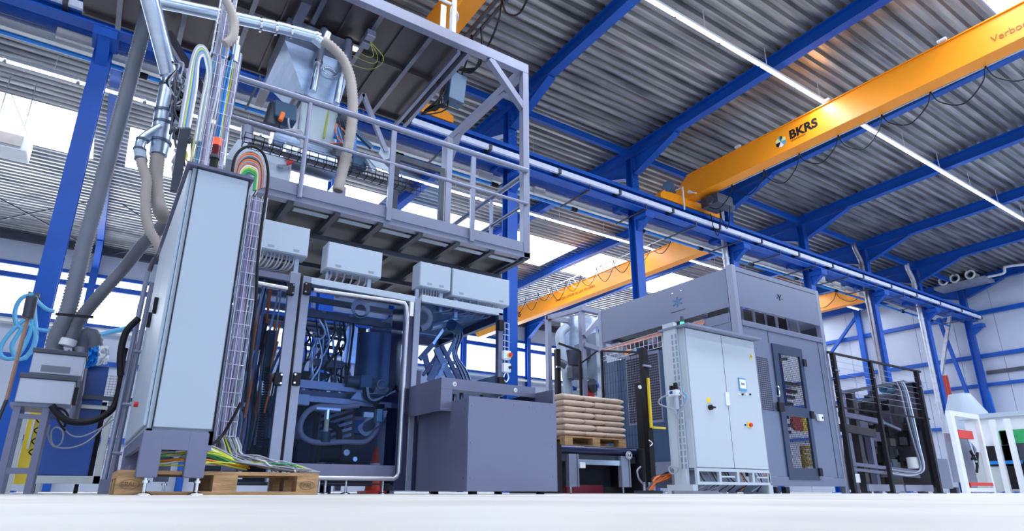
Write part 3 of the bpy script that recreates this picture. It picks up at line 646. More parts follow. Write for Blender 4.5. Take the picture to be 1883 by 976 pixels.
# --- hopper
t = thing('hopper', 'large shiny steel hopper tapering down above the mezzanine', 'hopper', (1.75, 7.3, 4.3))
zt, zb = 5.78, 4.86
A = [(1.20, 6.95), (2.06, 6.95), (2.06, 8.0), (1.20, 8.0)]; B = [(1.53, 7.1), (2.0, 7.1), (2.0, 7.6), (1.53, 7.6)]
V = [(x, y, zt) for x, y in A]+[(x, y, 5.42) for x, y in A]+[(x, y, zb) for x, y in B]+[(x, y, zb-.05) for x, y in B]
F = []
for L in range(3):
    for i in range(4): F.append((4*L+i, 4*L+4+i, 4*L+4+(i+1) % 4, 4*L+(i+1) % 4))
MB().add(V, F).build('cone', STEEL, t)
m = MB(); m.box(1.42, 2.15, 7.05, 7.75, zb-.09, zb-.05); m.build('flange', STEELD, t)
m = MB(); m.box(1.52, 2.02, 7.1, 7.6, 4.22, zb-.09); m.build('chute', mat('pale_panel', (.60, .72, .80), .35, .1), t, .03)
m = MB(); m.prism(Y3(7.0, [(553, 176), (530, 222), (524, 216), (545, 182)]), (0, .02, 0)); m.build('side_bracket', STEELD, t)
m = MB(); m.tube([(1.79+.09*math.cos(R(k*30)), 6.95, 5.2+.06*math.sin(R(k*30))) for k in range(12)], .012, 6, closed=True); m.build('hatch_ring', CHROME, t)
m = MB(); m.tube([(1.93, 7.05, 5.55), (1.9, 7.08, 5.2), (1.88, 7.12, 4.9), (1.84, 7.08, 4.3)], .012, 6); m.build('earth_cable', LIME, t)
m = MB(); m.cyl((2.12, 7.2, 4.62), (2.22, 7.2, 4.62), .12, 18); m.build('valve_disc', DARKM, t)
for n_, c, pts, r, mm, l in (('air_pipe', 6.85, [(597, 55), (575, 168)], .048, STEEL, 'left slim steel pipe standing in front of the hopper'), ('air_pipe', 6.85, [(641, 75), (618, 190)], .045, STEEL, 'right slim steel pipe standing in front of the hopper')):
    P = Y3(c, pts); t = thing('air_pipe', l, 'pipe', tuple(P[1])); P[1].y = P[0].y
    MB().cyl(P[0], P[0].lerp(P[1], .55), r, 14).build('upper_tube', GREYL, t); MB().cyl(P[0].lerp(P[1], .55), P[1], r*.9, 14).build('lower_tube', STEEL, t)
    MB().cyl(P[0].lerp(P[1], .53), P[0].lerp(P[1], .57), r*1.25, 14).build('clamp', CHROME, t); MB().cyl(P[0], P[0].lerp(P[1], -.03), r*1.1, 14).build('rim', BLACK, t)
# horizontal galvanised duct to hopper
P = Y3(6.5, [(288, 2), (420, 30), (520, 52), (588, 70)]); t = thing('dust_duct', 'slim galvanised duct running to the Y piece above the hopper', 'duct', tuple(P[0]))
MB().tube(P, .07, 14).build('tube', STEEL, t)
for f in (.35, .6, .7, .8, .97):
    q = P[0].lerp(P[3], f); d = (P[3]-P[0]).normalized(); MB().cyl(q-d*.012, q+d*.012, .085, 14).build('clamp', CHROME, t)
Q = Y3(6.5, [(575, 66), (595, 82), (603, 75), (603, 62)])
MB().tube([Q[0], Q[1]], .07, 12).build('branch', STEEL, t); MB().tube([Q[1], Q[3]], .05, 12).build('branch', STEEL, t)
P = Y3(6.45, [(593, 74), (612, 88), (631, 110), (643, 140), (648, 175), (648, 215), (643, 255), (636, 290), (628, 320), (621, 352)])
tag(MB().corr(P, .067, 14, .04, .2).build('flexible_hose', HOSEB), 'thick beige ribbed hose hanging in front of the hopper', 'hose')
P = Y3(5.5, [(415, 0), (426, 22), (431, 45), (427, 70), (412, 82)]); tag(MB().corr(P, .045, 12, .035, .2).build('flexible_hose', HOSEB), 'short beige hose curling beside the upper wire tray', 'hose')
# motor, cylinders, white box etc. on the mezzanine
p = PY(7.0, 522, 210); t = thing('drive_motor', 'dark blue motor with an orange plug left of the hopper chute', 'motor', (p.x, 7, 4.2))
m = MB(); m.obox(p, (.13, 0, 0), (0, .1, 0), (-.01, 0, .11)); m.build('terminal_box', CYAN, t, .015)
m = MB(); m.cyl(p+Vector((-.12, .05, -.2)), p+Vector((-.08, .05, .1)), .10, 16); m.build('motor_body', DARKM, t)
m = MB(); m.cyl(p+Vector((-.05, -.1, -.16)), p+Vector((-.03, -.1, -.05)), .03, 10); m.build('plug', ORANGE, t)
m = MB(); m.tube(smooth([p+Vector((.04, -.1, -.1)), p+Vector((.05, -.12, -.2)), p+Vector((.1, -.1, -.33))], 5), .012); m.build('cable', LGREY, t)
t = thing('feed_rollers', 'two big horizontal steel feed cylinders on the mezzanine below the hopper', 'cylinder', (1.8, 7.2, 3.6))
A, B = Y3(7.3, [(500, 248), (618, 290)]); B.z = A.z; MB().cyl(A, B, .14, 28).build('upper_cylinder', STEEL, t); MB().cyl(B, B+Vector((.05, 0, 0)), .16, 24).build('end_flange', STEELD, t)
A, B = Y3(7.0, [(520, 285), (612, 312)]); B.z = A.z; MB().cyl(A, B, .16, 28).build('lower_cylinder', STEEL, t)
MB().box(B.x, B.x+.16, 6.9, 7.3, 3.05, 3.62).build('end_block', GREYL, t, .01)
t = thing('access_box', 'pale metal box with a red handled latch on the mezzanine behind the rainbow cables', 'box', (1.2, 6.8, 3.3))
A = PY(6.9, 470, 268); B = PY(6.9, 538, 296); 
MB().box(A.x, B.x, 6.9, 7.4, 3.0, (A.z+B.z)/2).build('body', CAB, t, .02)
p = PY(6.87, 527, 302); m = MB(); m.bar(p+Vector((-.06, 0, -.04)), p+Vector((0, 0, 0)), .02); m.box(p.x-.1, p.x-.03, 6.86, 6.89, p.z-.06, p.z-.03); m.build('latch', STEEL, t); MB().bar(p, p+Vector((.07, -.01, .06)), .028).build('latch_grip', RED, t)
A = PY(6.95, 458, 262); MB().prism([(A.x-.22, 6.95, 3.6), (A.x+.28, 6.95, 3.6), (A.x+.2, 6.95, 3.85), (A.x+.05, 6.95, 3.9), (A.x-.12, 6.95, 3.88)], (0, .35, 0)).build('hood', CAB, t)
m = MB(); m.cyl((A.x, 7.1, 3.85), (A.x-.02, 7.1, 4.15), .07, 14); m.build('outlet', GREYL, t)
t = thing('wire_tray', 'black horizontal wire basket tray behind the mezzanine mid rail', 'cable tray', (1.5, 6.5, 3.7))
m = MB()
for dz in (0, .06, .12):
    for dy in (0, .12): m.tube([(.85, 6.5+dy, 3.62+dz), (3.0, 6.5+dy, 3.62+dz)], .004, 5)
for i in range(22): m.tube([(.85+.1*i, 6.5, 3.74), (.85+.1*i, 6.5, 3.62), (.85+.1*i, 6.62, 3.62), (.85+.1*i, 6.62, 3.74)], .005, 5)
m.build('wire_mesh', BLACK, t)
for i in range(6): MB().tube([(.9, 6.52+.016*i, 3.64), (2.9, 6.52+.016*i, 3.64)], .009, 6).build('cable', LGREY if i % 2 else DARKM, t)
for i in range(5): MB().tube(smooth(Y3(6.6, [(520+5*i, 238), (545+3*i, 244), (553, 262+3*i), (546, 280), (520+3*i, 290)]), 5), .01, 6).build('loop_cable', LGREY, t)
# folding arm right of hopper
t = thing('hinged_arm', 'pale grey bent metal arm right of the beige hose', 'arm', (2.6, 7.0, 3.5))
A, B, C, D = Y3(7.0, [(648, 205), (668, 174), (710, 280), (700, 292)]); m = MB(); m.bar(A, B, .05, .05, (0, 1, 0)); m.build('short_bar', GREYL, t)
MB().bar(B, C, .06, .05, (0, 1, 0)).build('long_bar', GREYL, t); MB().prism([C+Vector(v) for v in ((-.06, 0, .1), (.06, 0, .06), (.1, 0, -.04), (-.02, 0, -.12), (-.1, 0, -.05))], (0, .02, 0)).build('hinge_plate', CAB, t)
A, B = Y3(6.9, [(652, 240), (684, 272)]); MB().bar(A, B, .05).build('lower_bar', CYAN, t); MB().prism(Y3(6.9, [(672, 285), (706, 300), (722, 318), (690, 306)]), (0, .02, 0)).build('lower_plate', CAB, t)
MB().bar(PY(6.95, 676, 293), PY(6.95, 688, 316), .07, .07, (0, 1, 0)).build('foot_bar', CAB, t)
t = thing('pneumatic_valve', 'blue and dark valve cluster with orange wires right of the hopper', 'valve', (2.3, 7, 3.6))
p = PY(7.1, 650, 250); MB().cyl(p+Vector((0, 0, -.3)), p+Vector((0, 0, .12)), .05, 12).build('blue_cylinder', PIPEB, t); p = PY(7.05, 660, 300); MB().box(p.x-.1, p.x+.1, 7, 7.2, p.z-.08, p.z+.08).build('motor', CYAN, t, .02)
p = PY(7.0, 622, 245); MB().box(p.x-.05, p.x+.03, 6.95, 7.05, p.z-.07, p.z+.07).build('actuator', PIPEB, t, .01); MB().cyl((p.x, 7.1, p.z+.28), (p.x+.1, 7.1, p.z+.28), .13, 18).build('flange', DARKM, t)
MB().box(p.x-.02, p.x+.14, 6.95, 7.1, p.z-.35, p.z-.18).build('base_block', DARKM, t)
for i in range(6): MB().tube(smooth([p+Vector((-.05, -.05, .1)), p+Vector((.06*math.cos(i), -.08, .16*math.sin(i*2))), p+Vector((.1, -.05, -.12-.03*i)), p+Vector((-.1+.04*i, -.04, -.2))], 5), .007, 5).build('wire', [ORANGE, DARKM, LGREY][i % 3], t)
p = PY(6.6, 690, 360); tag(MB().prism([(PY(6.6, 628, 338).x, 6.6, 3.06), (PY(6.6, 730, 362).x, 6.6, 3.06), (PY(6.6, 735, 358).x, 6.6, 3.2), (PY(6.6, 640, 332).x, 6.6, 3.24)], (0, .5, 0)).build('sloped_cover', CAB), 'pale sloped metal cover lying on the mezzanine behind the toe board', 'cover')
tag(MB().tube(smooth(Y3(5.9, [(395, 190), (400, 215), (412, 232), (410, 225)]), 4), .03, 10).build('flexible_hose', HOSEB), 'beige hose end dropping beside the red signal lamp', 'hose')
tag(MB().cyl(PY(6.09, 438, 100), PY(6.09, 418, 215), .045, 12).build('steel_tube', GREYL), 'upright grey tube just right of the cable arches', 'tube')
tag(MB().cyl(PY(6.1, 418, 215), PY(6.1, 408, 305), .035, 12).build('steel_tube', STEEL), 'upright dark steel tube right of the red signal lamp', 'tube')
t = thing('pressure_regulator', 'small steel regulator with blue cap above the rail end', 'valve', tuple(PY(6.0, 433, 95)))
p = PY(5.95, 433, 100); MB().cyl(p+Vector((0, 0, -.1)), p+Vector((0, 0, .1)), .04).build('body', STEEL, t); MB().cyl(p+Vector((0, 0, .1)), p+Vector((0, 0, .22)), .015).build('stem', CHROME, t); MB().cyl(p+Vector((-.16, 0, -.08)), p+Vector((-.1, 0, .02)), .07).build('blue_cap', PIPEB, t)
# --- bagging machine body
BY = 6.0
t = thing('bagging_machine', 'grey framed bagging machine with clear doors and tubular handles under the mezzanine', 'machine', (2.2, 7, 0))
def vpost(a, b, z0, z1, nm='post', mm=GREYL, y0=BY, d=.06):
    return MB().box(a, b, y0, y0+d, z0, z1).build(nm, mm, t, .004)
xA0, xA1 = PY(BY, 505, 860).x-.06, PY(BY, 505, 860).x+.04
xB0, xB1 = xA1+.025, xA1+.105
xC0, xC1 = PY(BY, 750, 880).x-.02, PY(BY, 750, 880).x+.05
ZT = PY(BY, 670, 527).z
vpost(xA0, xA1, .10, ZT+.02); vpost(xB0, xB1, .10, ZT); vpost(xC0, xC1, .03, ZT-.02)
vpost(xC0-.12, xC0-.005, .03, ZT-.10, 'dark_post', mat('navy_panel', (.03, .035, .09), .25, .2), BY+.02, .3)
MB().box(xA1+.003, xB0-.003, BY+.02, BY+.05, .1, ZT).build('door_seal', BLACK, t)
MB().box(xB1, xC0, BY, BY+.06, ZT-.07, ZT).build('top_beam', CAB, t, .004)
MB().box(xB1, xC0-.12, BY, BY+.05, .16, .27).build('bottom_beam', GREY, t, .004)
MB().box(.95, xA0, BY+.005, BY+.06, ZT-.08, ZT-.02).build('top_beam', GREY, t)
MB().box(xB1, xC0-.12, BY+.02, BY+.026, .27, ZT-.07).build('clear_door', GLASS, t)
MB().box(.95, xA0, BY+.02, BY+.026, .25, ZT-.08).build('clear_door', GLASS, t)
def handle(pts, r=.024):
    return MB().tube(smooth(Y3(BY-.08, pts), 6), r, 12).build('door_handle', mat('satin_metal', (.55, .55, .62), .3, .8), t)
zb = Y3(BY-.08, [(577, 533), (742, 556), (749, 580), (729, 868), (722, 880), (540, 881)])
hp = [zb[0], zb[0].lerp(zb[1], .9), zb[1]+Vector((.01, 0, -.005)), zb[1]+Vector((.035, 0, -.04)), Vector((zb[2].x, zb[2].y, zb[2].z-.03)), Vector((zb[2].x, zb[2].y, zb[3].z)), Vector((zb[2].x-.015, zb[2].y, zb[3].z-.04)), Vector((zb[2].x-.05, zb[2].y, zb[4].z)), Vector((zb[5].x, zb[5].y, zb[4].z))]
MB().tube(hp, .022, 12).build('door_handle', mat('satin_metal', (.55, .55, .62), .3, .8), t)
zc = Y3(BY-.08, [(466, 519), (529, 527)]); MB().cyl(zc[0], (zc[1].x, zc[1].y, zc[0].z-.005), .022, 12).build('door_handle', MATS['satin_metal'], t)
for (px, py) in ((534, 532), (565, 531), (511, 697), (545, 697)):
    p = PY(BY-.02, px, py); h = MB().box(p.x-.035, p.x+.035, BY-.05, BY-.001, p.z-.06, p.z+.06).build('hinge', BLACK, t, .006)
    sx = -.022 if px in (565, 545) else .022
    m = MB()
    for dz in (-.04, .04): m.cyl((p.x+sx, BY-.055, p.z+dz), (p.x+sx, BY-.049, p.z+dz), .009, 10)
    m.build('screws', CHROME, h)
p = PY(BY-.02, 757, 568); MB().box(p.x-.02, p.x+.02, BY-.03, BY-.002, p.z-.08, p.z+.08).build('door_switch', WHITE, t)
NAVY = MATS['navy_panel']
# rear frame and inner structure
for x in (1.15, 1.95, 2.65): MB().box(x, x+.07, 7.9, 7.97, 0.03, ZT).build('rear_post', GREY, t)
MB().box(1.0, 2.8, 7.9, 7.97, ZT-.08, ZT).build('rear_beam', GREY, t)
for y in (6.5, 7.0, 7.5): MB().box(1.0, 2.75, y, y+.05, ZT-.1, ZT-.04).build('inner_rail', DARKM, t)
MB().box(xB1, xC0-.1, 6.3, 6.36, PY(6.3, 640, 711).z-.05, PY(6.3, 640, 711).z+.03).build('cross_bar', GREYL, t)
MB().box(xB1, xC0-.1, 6.36, 7.7, PY(6.3, 640, 711).z-.17, PY(6.3, 640, 711).z-.06).build('conveyor_bed', NAVY, t)
MB().box(xB1-.02, xC0-.1, 6.2, 6.25, PY(6.2, 640, 737).z-.035, PY(6.2, 640, 737).z+.02).build('cross_bar', GREYL, t)
MB().box(xB1-.02, xC0-.1, 6.4, 6.45, PY(6.4, 640, 615).z+.14, PY(6.4, 640, 615).z+.2).build('cross_bar', DARKM, t)
for z in (1.55, 1.66, 1.78, 1.88): MB().cyl((xB1, 6.75, z), (2.25, 6.75, z), .02 if z < 1.7 else .03, 12).build('roller', STEELD, t)
MB().box(xB1, 2.1, 6.8, 7.3, 1.22, 1.27).build('inner_shelf', DARKM, t)
for x in (1.72, 1.86): 
    m = MB(); z = .98
    while z < 1.24: m.box(x, x+.035, 6.6, 6.64, z, z+.02); z += .032
    m.build('chain', BLACK, t)
V = Y3(6.55, [(668, 596), (742, 606), (735, 705), (655, 698)])
m = MB(); n_ = 10; a0, a1 = V[0].x, V[1].x
pts = []
for i in range(n_+1):
    a = math.pi*i/n_; pts.append((a0+(a1-a0)*(1-math.cos(a))/2, 6.55+.18-.18*math.sin(a)))
m.add([(x, y, z) for z in (.80, 1.75) for x, y in pts], [(i, i+1, n_+2+i, n_+1+i) for i in range(n_)], True); m.build('forming_shell', mat('blued_steel', (.05, .085, .18), .35, .4), t)
p = PY(6.6, 632, 600); MB().prism([(p.x, 6.5, 1.35), (p.x+.13, 6.5, 1.35), (p.x+.13, 6.5, 1.75), (p.x+.03, 6.5, 1.8), (p.x, 6.5, 1.7)], (0, .06, 0)).build('folding_plate', STEEL, t)
# gear motor
g = MB(); p = PY(6.25, 672, 703); g.box(p.x-.07, p.x+.06, 6.2, 6.36, p.z-.07, p.z+.07); o = g.build('gear_motor', CYAN, t, .012)
MB().cyl((p.x-.2, 6.28, p.z), (p.x-.07, 6.28, p.z), .06, 16).build('motor_body', DARKM, o); MB().cyl((p.x+.06, 6.28, p.z-.02), (p.x+.1, 6.28, p.z-.02), .08, 16).build('gearbox', DARKM, o)
MB().tube([(p.x+.15+.05*math.cos(R(30*k)), 6.17, p.z-.02+.05*math.sin(R(30*k))) for k in range(12)], .012, 6, closed=True).build('output_ring', STEELD, o)
MB().prism(Y3(6.15, [(645, 733), (656, 721), (672, 722), (680, 738)]), (0, .04, 0)).build('support_plate', GREYL, t)
for i in range(5): MB().tube(smooth(Y3(6.12, [(668+2*i, 712), (672+2*i, 732), (692, 742-2*i), (712+2*i, 722), (732, 700+3*i), (737, 650)]), 5), .009, 6).build('cable', BLACK if i < 3 else LGREY, t)
# grey box, ribbed hose, valve, pump
p0, p1 = Y3(6.12, [(541, 723), (569, 745)]); MB().box(p0.x, p1.x, 6.12, 6.2, p1.z, p0.z).build('terminal_box', CAB, t, .008)
P = Y3(6.15, [(660, 745), (630, 748), (590, 747), (568, 755), (554, 775), (553, 795), (565, 808), (590, 814), (630, 812), (668, 812), (685, 800), (694, 785), (695, 765)])
MB().corr(P, .028, 12, .022).build('vacuum_hose', mat('mauve_hose', (.30, .26, .33), .5), t)
p = PY(6.15, 603, 752); MB().cyl(p+Vector((-.12, 0, .0)), p+Vector((.12, 0, 0)), .03, 12).build('manifold', STEEL, t); MB().cyl(p, p+Vector((0, 0, -.1)), .03, 12).build('valve_neck', CHROME, t)
MB().cyl(p+Vector((0, 0, -.1)), p+Vector((0, 0, -.22)), .022, 12).build('valve_label', mat('pale_yellow', (.75, .7, .45), .5), t); MB().cyl(p+Vector((0, 0, -.22)), p+Vector((0, 0, -.32)), .05, 12).build('filter_bowl', DARKM, t)
p = PY(6.2, 620, 832)
o = MB().cyl(p+Vector((-.17, 0.05, 0)), p+Vector((.12, .05, 0)), .09, 18).build('vacuum_pump', BLACK, t)
MB().box(p.x+.02, p.x+.2, 6.14, 6.36, p.z-.11, p.z+.1).build('pump_head', BLACK, o, .02); MB().cyl((p.x+.07, 6.12, p.z), (p.x+.07, 6.14, p.z), .03, 14).build('badge', WHITE, o); MB().cyl((p.x+.16, 6.12, p.z-.06), (p.x+.16, 6.14, p.z-.06), .022, 14).build('badge', STEEL, o)
MB().tube(smooth([p+Vector((.02, .05, .1)), p+Vector((.02, .05, .2)), p+Vector((-.05, .05, .26)), p+Vector((-.15, .05, .27))], 5), .03, 10).build('pump_pipe', BLACK, o)
p = PY(6.15, 695, 765); MB().box(p.x-.03, p.x+.03, 6.1, 6.18, p.z-.06, p.z+.07).build('solenoid', mat('teal_metal', (.2, .38, .45), .35), t, .006); MB().box(p.x-.045, p.x+.045, 6.1, 6.18, p.z+.08, p.z+.12).build('clamp', BLACK, t)
MB().box(p.x-.16, p.x-.06, 6.12, 6.16, p.z-.02, p.z+.03).build('connector', WHITE, t)
for i in range(4): MB().tube(smooth(Y3(6.1, [(675+3*i, 768), (665-2*i, 785), (672, 795+2*i), (690, 788), (705, 775), (712-i*2, 755)]), 5), .006, 5).build('small_cable', LGREY, t)
for i in range(13):
    z = .22+.065*i; MB().bar((2.0, 6.7, z), (2.32, 6.55, z+.12), .012, .03).build('louvre', GREYL, t)
MB().box(1.98, 2.0, 6.6, 6.8, .2, 1.05).build('louvre_side', DARKM, t)
# dense wiring of the left bay
for i in range(34):
    r = random.random; x = 1.02+.36*r(); y = 6.1+.4*r(); a = .3+.5*r(); z1 = 1.2+.85*r()
    MB().tube(smooth([(x, y, a), (x+.03*r(), y, a+.3), (x-.04+.08*r(), y+.04, (a+z1)/2), (x+.05*r(), y, z1)], 4), .006+.008*r(), 6).build('loom_cable' , random.choice([LGREY, BLACK, DARKM, GREYL, ORANGE, LGREY, CYAN]), t)
for i in range(30):
    r = random.random; x = 1.75+.5*r(); y = 6.45+.35*r(); z = 1.35+.3*r()
    MB().tube(smooth([(x, y, z+.2), (x+.1*r(), y, z+.05), (x-.1+.2*r(), y, z-.12), (x-.15+.3*r(), y, z-.3-.2*r()), (x+.1*r(), y+.05, z-.35-.25*r())], 4), .007+.006*r(), 6).build('hanging_cable', random.choice([LGREY, BLACK, DARKM, BLACK, STEEL, DARKM]), t)
for i in range(5): MB().tube([Vector(PY(6.3, 663, 567))+Vector((.10*math.cos(R(20*k))*(1-.08*i), 0, .10*math.sin(R(20*k))*(1-.08*i)-.004*i)) for k in range(18)], .008, 6, closed=True).build('cable_coil', LGREY, t)
for i, (x, y, w, d, z0, z1, mm) in enumerate(((1.08, 6.4, .14, .1, .2, .75, GREY), (1.2, 6.35, .05, .05, .2, 2.0, GREY), (1.3, 6.3, .09, .08, 1.05, 1.55, DARKM), (1.06, 6.2, .12, .08, .98, 1.10, CAB), (1.05, 6.6, .3, .2, 1.4, 1.75, NAVY), (1.06, 6.5, .25, .1, .85, 1.0, DARKM), (2.3, 6.9, .06, .06, .2, 2.0, GREY), (1.98, 6.9, .05, .05, 1.0, 2.0, GREY), (1.72, 7.1, .4, .1, 1.0, 1.1, NAVY), (1.85, 6.5, .3, .2, 1.28, 1.36, DARKM), (1.55, 6.9, .5, .3, .55, .75, NAVY), (2.25, 6.6, .12, .12, .55, .95, mat('brown_panel', (.16, .11, .10), .5)), (1.5, 7.4, .35, .3, .2, .5, BLACK))):
    MB().box(x, x+w, y, y+d, z0, z1).build('inner_part', mm, t, .004)
m = MB(); z = .35
while z < 1.15: m.cyl((1.33, 6.2, z), (1.33, 6.2, z+.012), .035, 10); z += .024
m.build('black_conduit', BLACK, t)
for x in (1.1, xA0+.05, xB1+.3, 1.95, 2.15, xC0-.2):
    f = MB().cyl((x, 6.1, .012), (x, 6.1, .17), .012, 10).build('levelling_foot', CHROME, t); MB().tube([(x, 6.1, 0), (x, 6.1, .008), (x, 6.1, .018)], [.045, .045, .015], 14).build('foot_plate', CHROME, f)
MB().box(1.0, xC0, 6.9, 6.96, .08, .14).build('floor_rail', DARKM, t); MB().box(1.0, xC0, 6.1, 6.7, .09, .10).build('base_tray', DARKM, t)
MB().box(1.55, 3.35, 7.86, 7.89, .12, 1.12).build('rear_sheet', NAVY, t); MB().box(1.0, 1.5, 7.86, 7.89, .12, 1.4).build('rear_sheet', DARKM, t); MB().box(xC1-.01, 2.84, 6.0, 6.04, .03, 1.25).build('filler_sheet', NAVY, t)  # dark rear sheets added to deepen the interior behind the clear doors
# --- things standing behind, seen through the clear doors
def cone(x, y, label):
    t = thing('traffic_cone', label, 'cone', (x, y, 0))
    m = MB(); m.box(x-.15, x+.15, y-.15, y+.15, 0, .03); m.build('base', RED, t)
    m = MB(); m.tube([(x, y, .03), (x, y, .22)], [.11, .085], 20); m.tube([(x, y, .36), (x, y, .55)], [.06, .025], 20); m.build('body', mat('cone_red', (.85, .10, .06), .4), t)
    MB().tube([(x, y, .22), (x, y, .36)], [.085, .06], 20).build('white_band', WHITE, t)
p = PY(7.65, 688, 880); cone(p.x, 7.65, 'red and white traffic cone seen low through the clear machine door')
p = PY(7.6, 549, 860); tag(MB().box(p.x-.05, p.x+.05, 7.55, 7.65, 0, .32).build('yellow_block', YELP), 'small yellow block on the floor behind the clear door', 'block')
t = thing('blue_rack', 'blue and red storage rack seen through the lower part of the clear door', 'rack', (2.2, 7.7, 0))
for i, (px, c, w, z0, z1, mm) in enumerate(((560, 9.5, .25, 0, .8, NAVY), (575, 9.5, .1, 0, .85, RED), (583, 9.5, .06, 0, .85, WHITE), (590, 9.5, .12, 0, .9, BLUE), (600, 9.5, .2, 0, .5, NAVY), (640, 9.5, .4, .9, 1.1, BLUE))):
    c = 7.70; x = PY(c, px, 860).x; w *= .8; MB().box(x-w/2, x+w/2, c, c+.12, z0*.8, z1*.8).build('panel', mm, t)
# --- right hand enclosure above the grey box
t = thing('bag_gripper_frame', 'open clear-sided frame with bag gripper arms above the grey outfeed cover', 'machine', (3.4, 7, .9))
EX0, EX1 = xC1+.01, PY(6.0, 921, 640).x+.03
ZE = PY(6.0, 880, 568).z
MB().box(EX0, EX1, 6.0, 6.06, ZE-.03, ZE+.05).build('front_beam', CAB, t, .004)
MB().box(EX1-.06, EX1, 6.0, 6.07, .0, ZE).build('front_post', GREY, t); MB().box(EX0+.35, EX0+.45, 7.5, 7.6, .0, ZE).build('rear_post', GREY, t); MB().box(EX1-.06, EX1, 7.6, 7.67, 0, ZE).build('rear_post', GREY, t)
MB().box(EX0, EX1, 7.55, 7.62, ZE-.12, ZE).build('rear_beam', GREY, t); MB().box(EX1-.06, EX1, 6.07, 7.6, ZE-.1, ZE).build('side_beam', NAVY, t)
MB().box(EX0, EX1, 6.07, 7.5, ZE-.012, ZE).build('clear_roof', glass_mat('smoked_panel', (.6, .68, .78), haze=.3), t)
MB().box(EX1-.03, EX1-.02, 6.07, 7.6, .95, 1.32).build('side_sheet', GREYL, t); MB().box(EX0, EX1, 6.02, 6.026, .95, ZE-.04).build('clear_door', GLASS, t)
for (a, b, w) in (((772, 660), (800, 628), .07), ((800, 705), (838, 622), .05), ((790, 700), (815, 640), .10), ((802, 640), (832, 705), .10), ((812, 635), (845, 700), .06), ((778, 690), (815, 635), .035), ((826, 590), (790, 640), .04), ((780, 650), (795, 705), .08)):
    A, B = PY(6.5, *a), PY(6.55, *b); MB().bar(A, B, w*.8, .03, (0, 1, 0)).build('gripper_arm', random.choice([GREYL, STEEL, GREY, GREY]), t)
A = PY(6.4, 846, 600); MB().cyl(A+Vector((-.12, 0, 0)), A+Vector((.05, .15, 0)), .07, 16).build('drive', CYAN, t); MB().cyl(PY(6.4, 790, 600), PY(6.8, 900, 575), .05, 12).build('cross_tube', STEEL, t)
MB().corr(Y3(6.1, [(772, 566), (785, 572), (790, 585), (785, 598), (772, 604)]), .04, 12, .02).build('hose', HOSEB, t)
for i in range(9): MB().tube(smooth(Y3(6.7, [(828+i, 590), (835+2*i, 615), (832+i, 650), (842+2*i, 680), (850+i*2, 700)]), 4), .008, 5).build('cable', [LGREY, BLACK, STEEL][i % 3], t)
for i in range(3): MB().tube(smooth(Y3(6.9, [(805, 685-3*i), (822, 668+i), (840, 666+2*i), (852, 685), (856, 705)]), 4), .009, 6).build('loop_cable', LGREY, t)
for py in (598, 703): p = PY(5.98, 920, py); MB().box(p.x-.03, p.x+.04, 5.95, 5.999, p.z-.06, p.z+.06).build('hinge', BLACK, t)
m = MB(); q0 = PX(EX1, 925, 625)
for i in range(8): m.bar((EX1+.03, 6.1, 1.45+i*.075), (EX1+.15, 6.1, 1.45+i*.075), .006)
m.bar((EX1+.15, 6.1, 1.45), (EX1+.15, 6.1, 1.98), .006); m.bar((EX1+.09, 6.1, 1.45), (EX1+.09, 6.1, 1.98), .006); m.build('wire_basket', WHITE, t)
p = PY(5.98, 932, 653); t2 = thing('emergency_stop', 'light box with yellow plate and red emergency stop button on the gripper frame', 'switch', (p.x, 5.98, p.z))
MB().box(p.x-.06, p.x+.04, 5.95, 6.03, p.z-.05, p.z+.05).build('box', WHITE, t2, .006); MB().cyl((p.x+.02, 5.94, p.z), (p.x+.02, 5.95, p.z), .032, 18).build('yellow_plate', YELP, t2); MB().cyl((p.x+.02, 5.91, p.z), (p.x+.02, 5.94, p.z), .022, 18).build('button', RED, t2)
p = PY(5.98, 932, 676); t2 = thing('key_switch', 'light switch box with a dark knob and cable hook below the emergency stop', 'switch', (p.x, 5.98, p.z))
MB().box(p.x-.06, p.x+.04, 5.95, 6.03, p.z-.055, p.z+.05).build('box', WHITE, t2, .006); MB().cyl((p.x+.02, 5.93, p.z), (p.x+.02, 5.95, p.z), .018, 14).build('knob', BLACK, t2); MB().tube(smooth([(p.x-.02, 5.97, p.z-.05), (p.x-.05, 5.97, p.z-.12), (p.x-.02, 5.97, p.z-.17), (p.x+.02, 5.97, p.z-.12), (p.x, 5.97, p.z-.06)], 5), .008, 6).build('cable', WHITE, t2)
# --- grey outfeed cover
def ring(m, x, y, z, r=.018): m.tube([(x, y, z), (x, y-.004, z)], r, 18)
t = thing('outfeed_cover', 'large plain grey sheet metal cover box right of the bagging machine', 'machine cover', (3.3, 5.4, 0))
OX0, OX1, OY0 = 2.82, 3.82, 4.93
MB().box(OX0, OX1, OY0, OY0+.02, .025, .855).build('front_sheet', GREY, t, .003)
MB().box(OX0, OX0+.02, OY0+.022, 5.97, .025, .84).build('left_sheet', GREY, t, .003)
MB().box(OX1-.02, OX1, OY0+.022, 5.97, .025, 1.0).build('right_sheet', GREY, t, .003)
MB().box(OX0+.022, OX1-.022, OY0+.04, 5.95, .7, .72).build('inner_tray', DARKM, t)
LX0, LX1, LY0 = 2.70, 3.80, 5.25
zt = PY(LY0, 890, 704).z
MB().box(LX0, LX1, LY0, LY0+.015, zt-.095, zt).build('shroud_front', GREY, t); MB().box(LX0, LX1, LY0, 5.97, zt, zt+.012).build('shroud_top', GREY, t)
MB().box(LX0, LX0+.015, LY0+.016, 5.97, zt-.30, zt-.001).build('shroud_side', GREY, t); MB().box(LX0, LX0+.12, LY0+.0005, LY0+.014, zt-.30, zt-.096).build('shroud_leg', GREY, t)
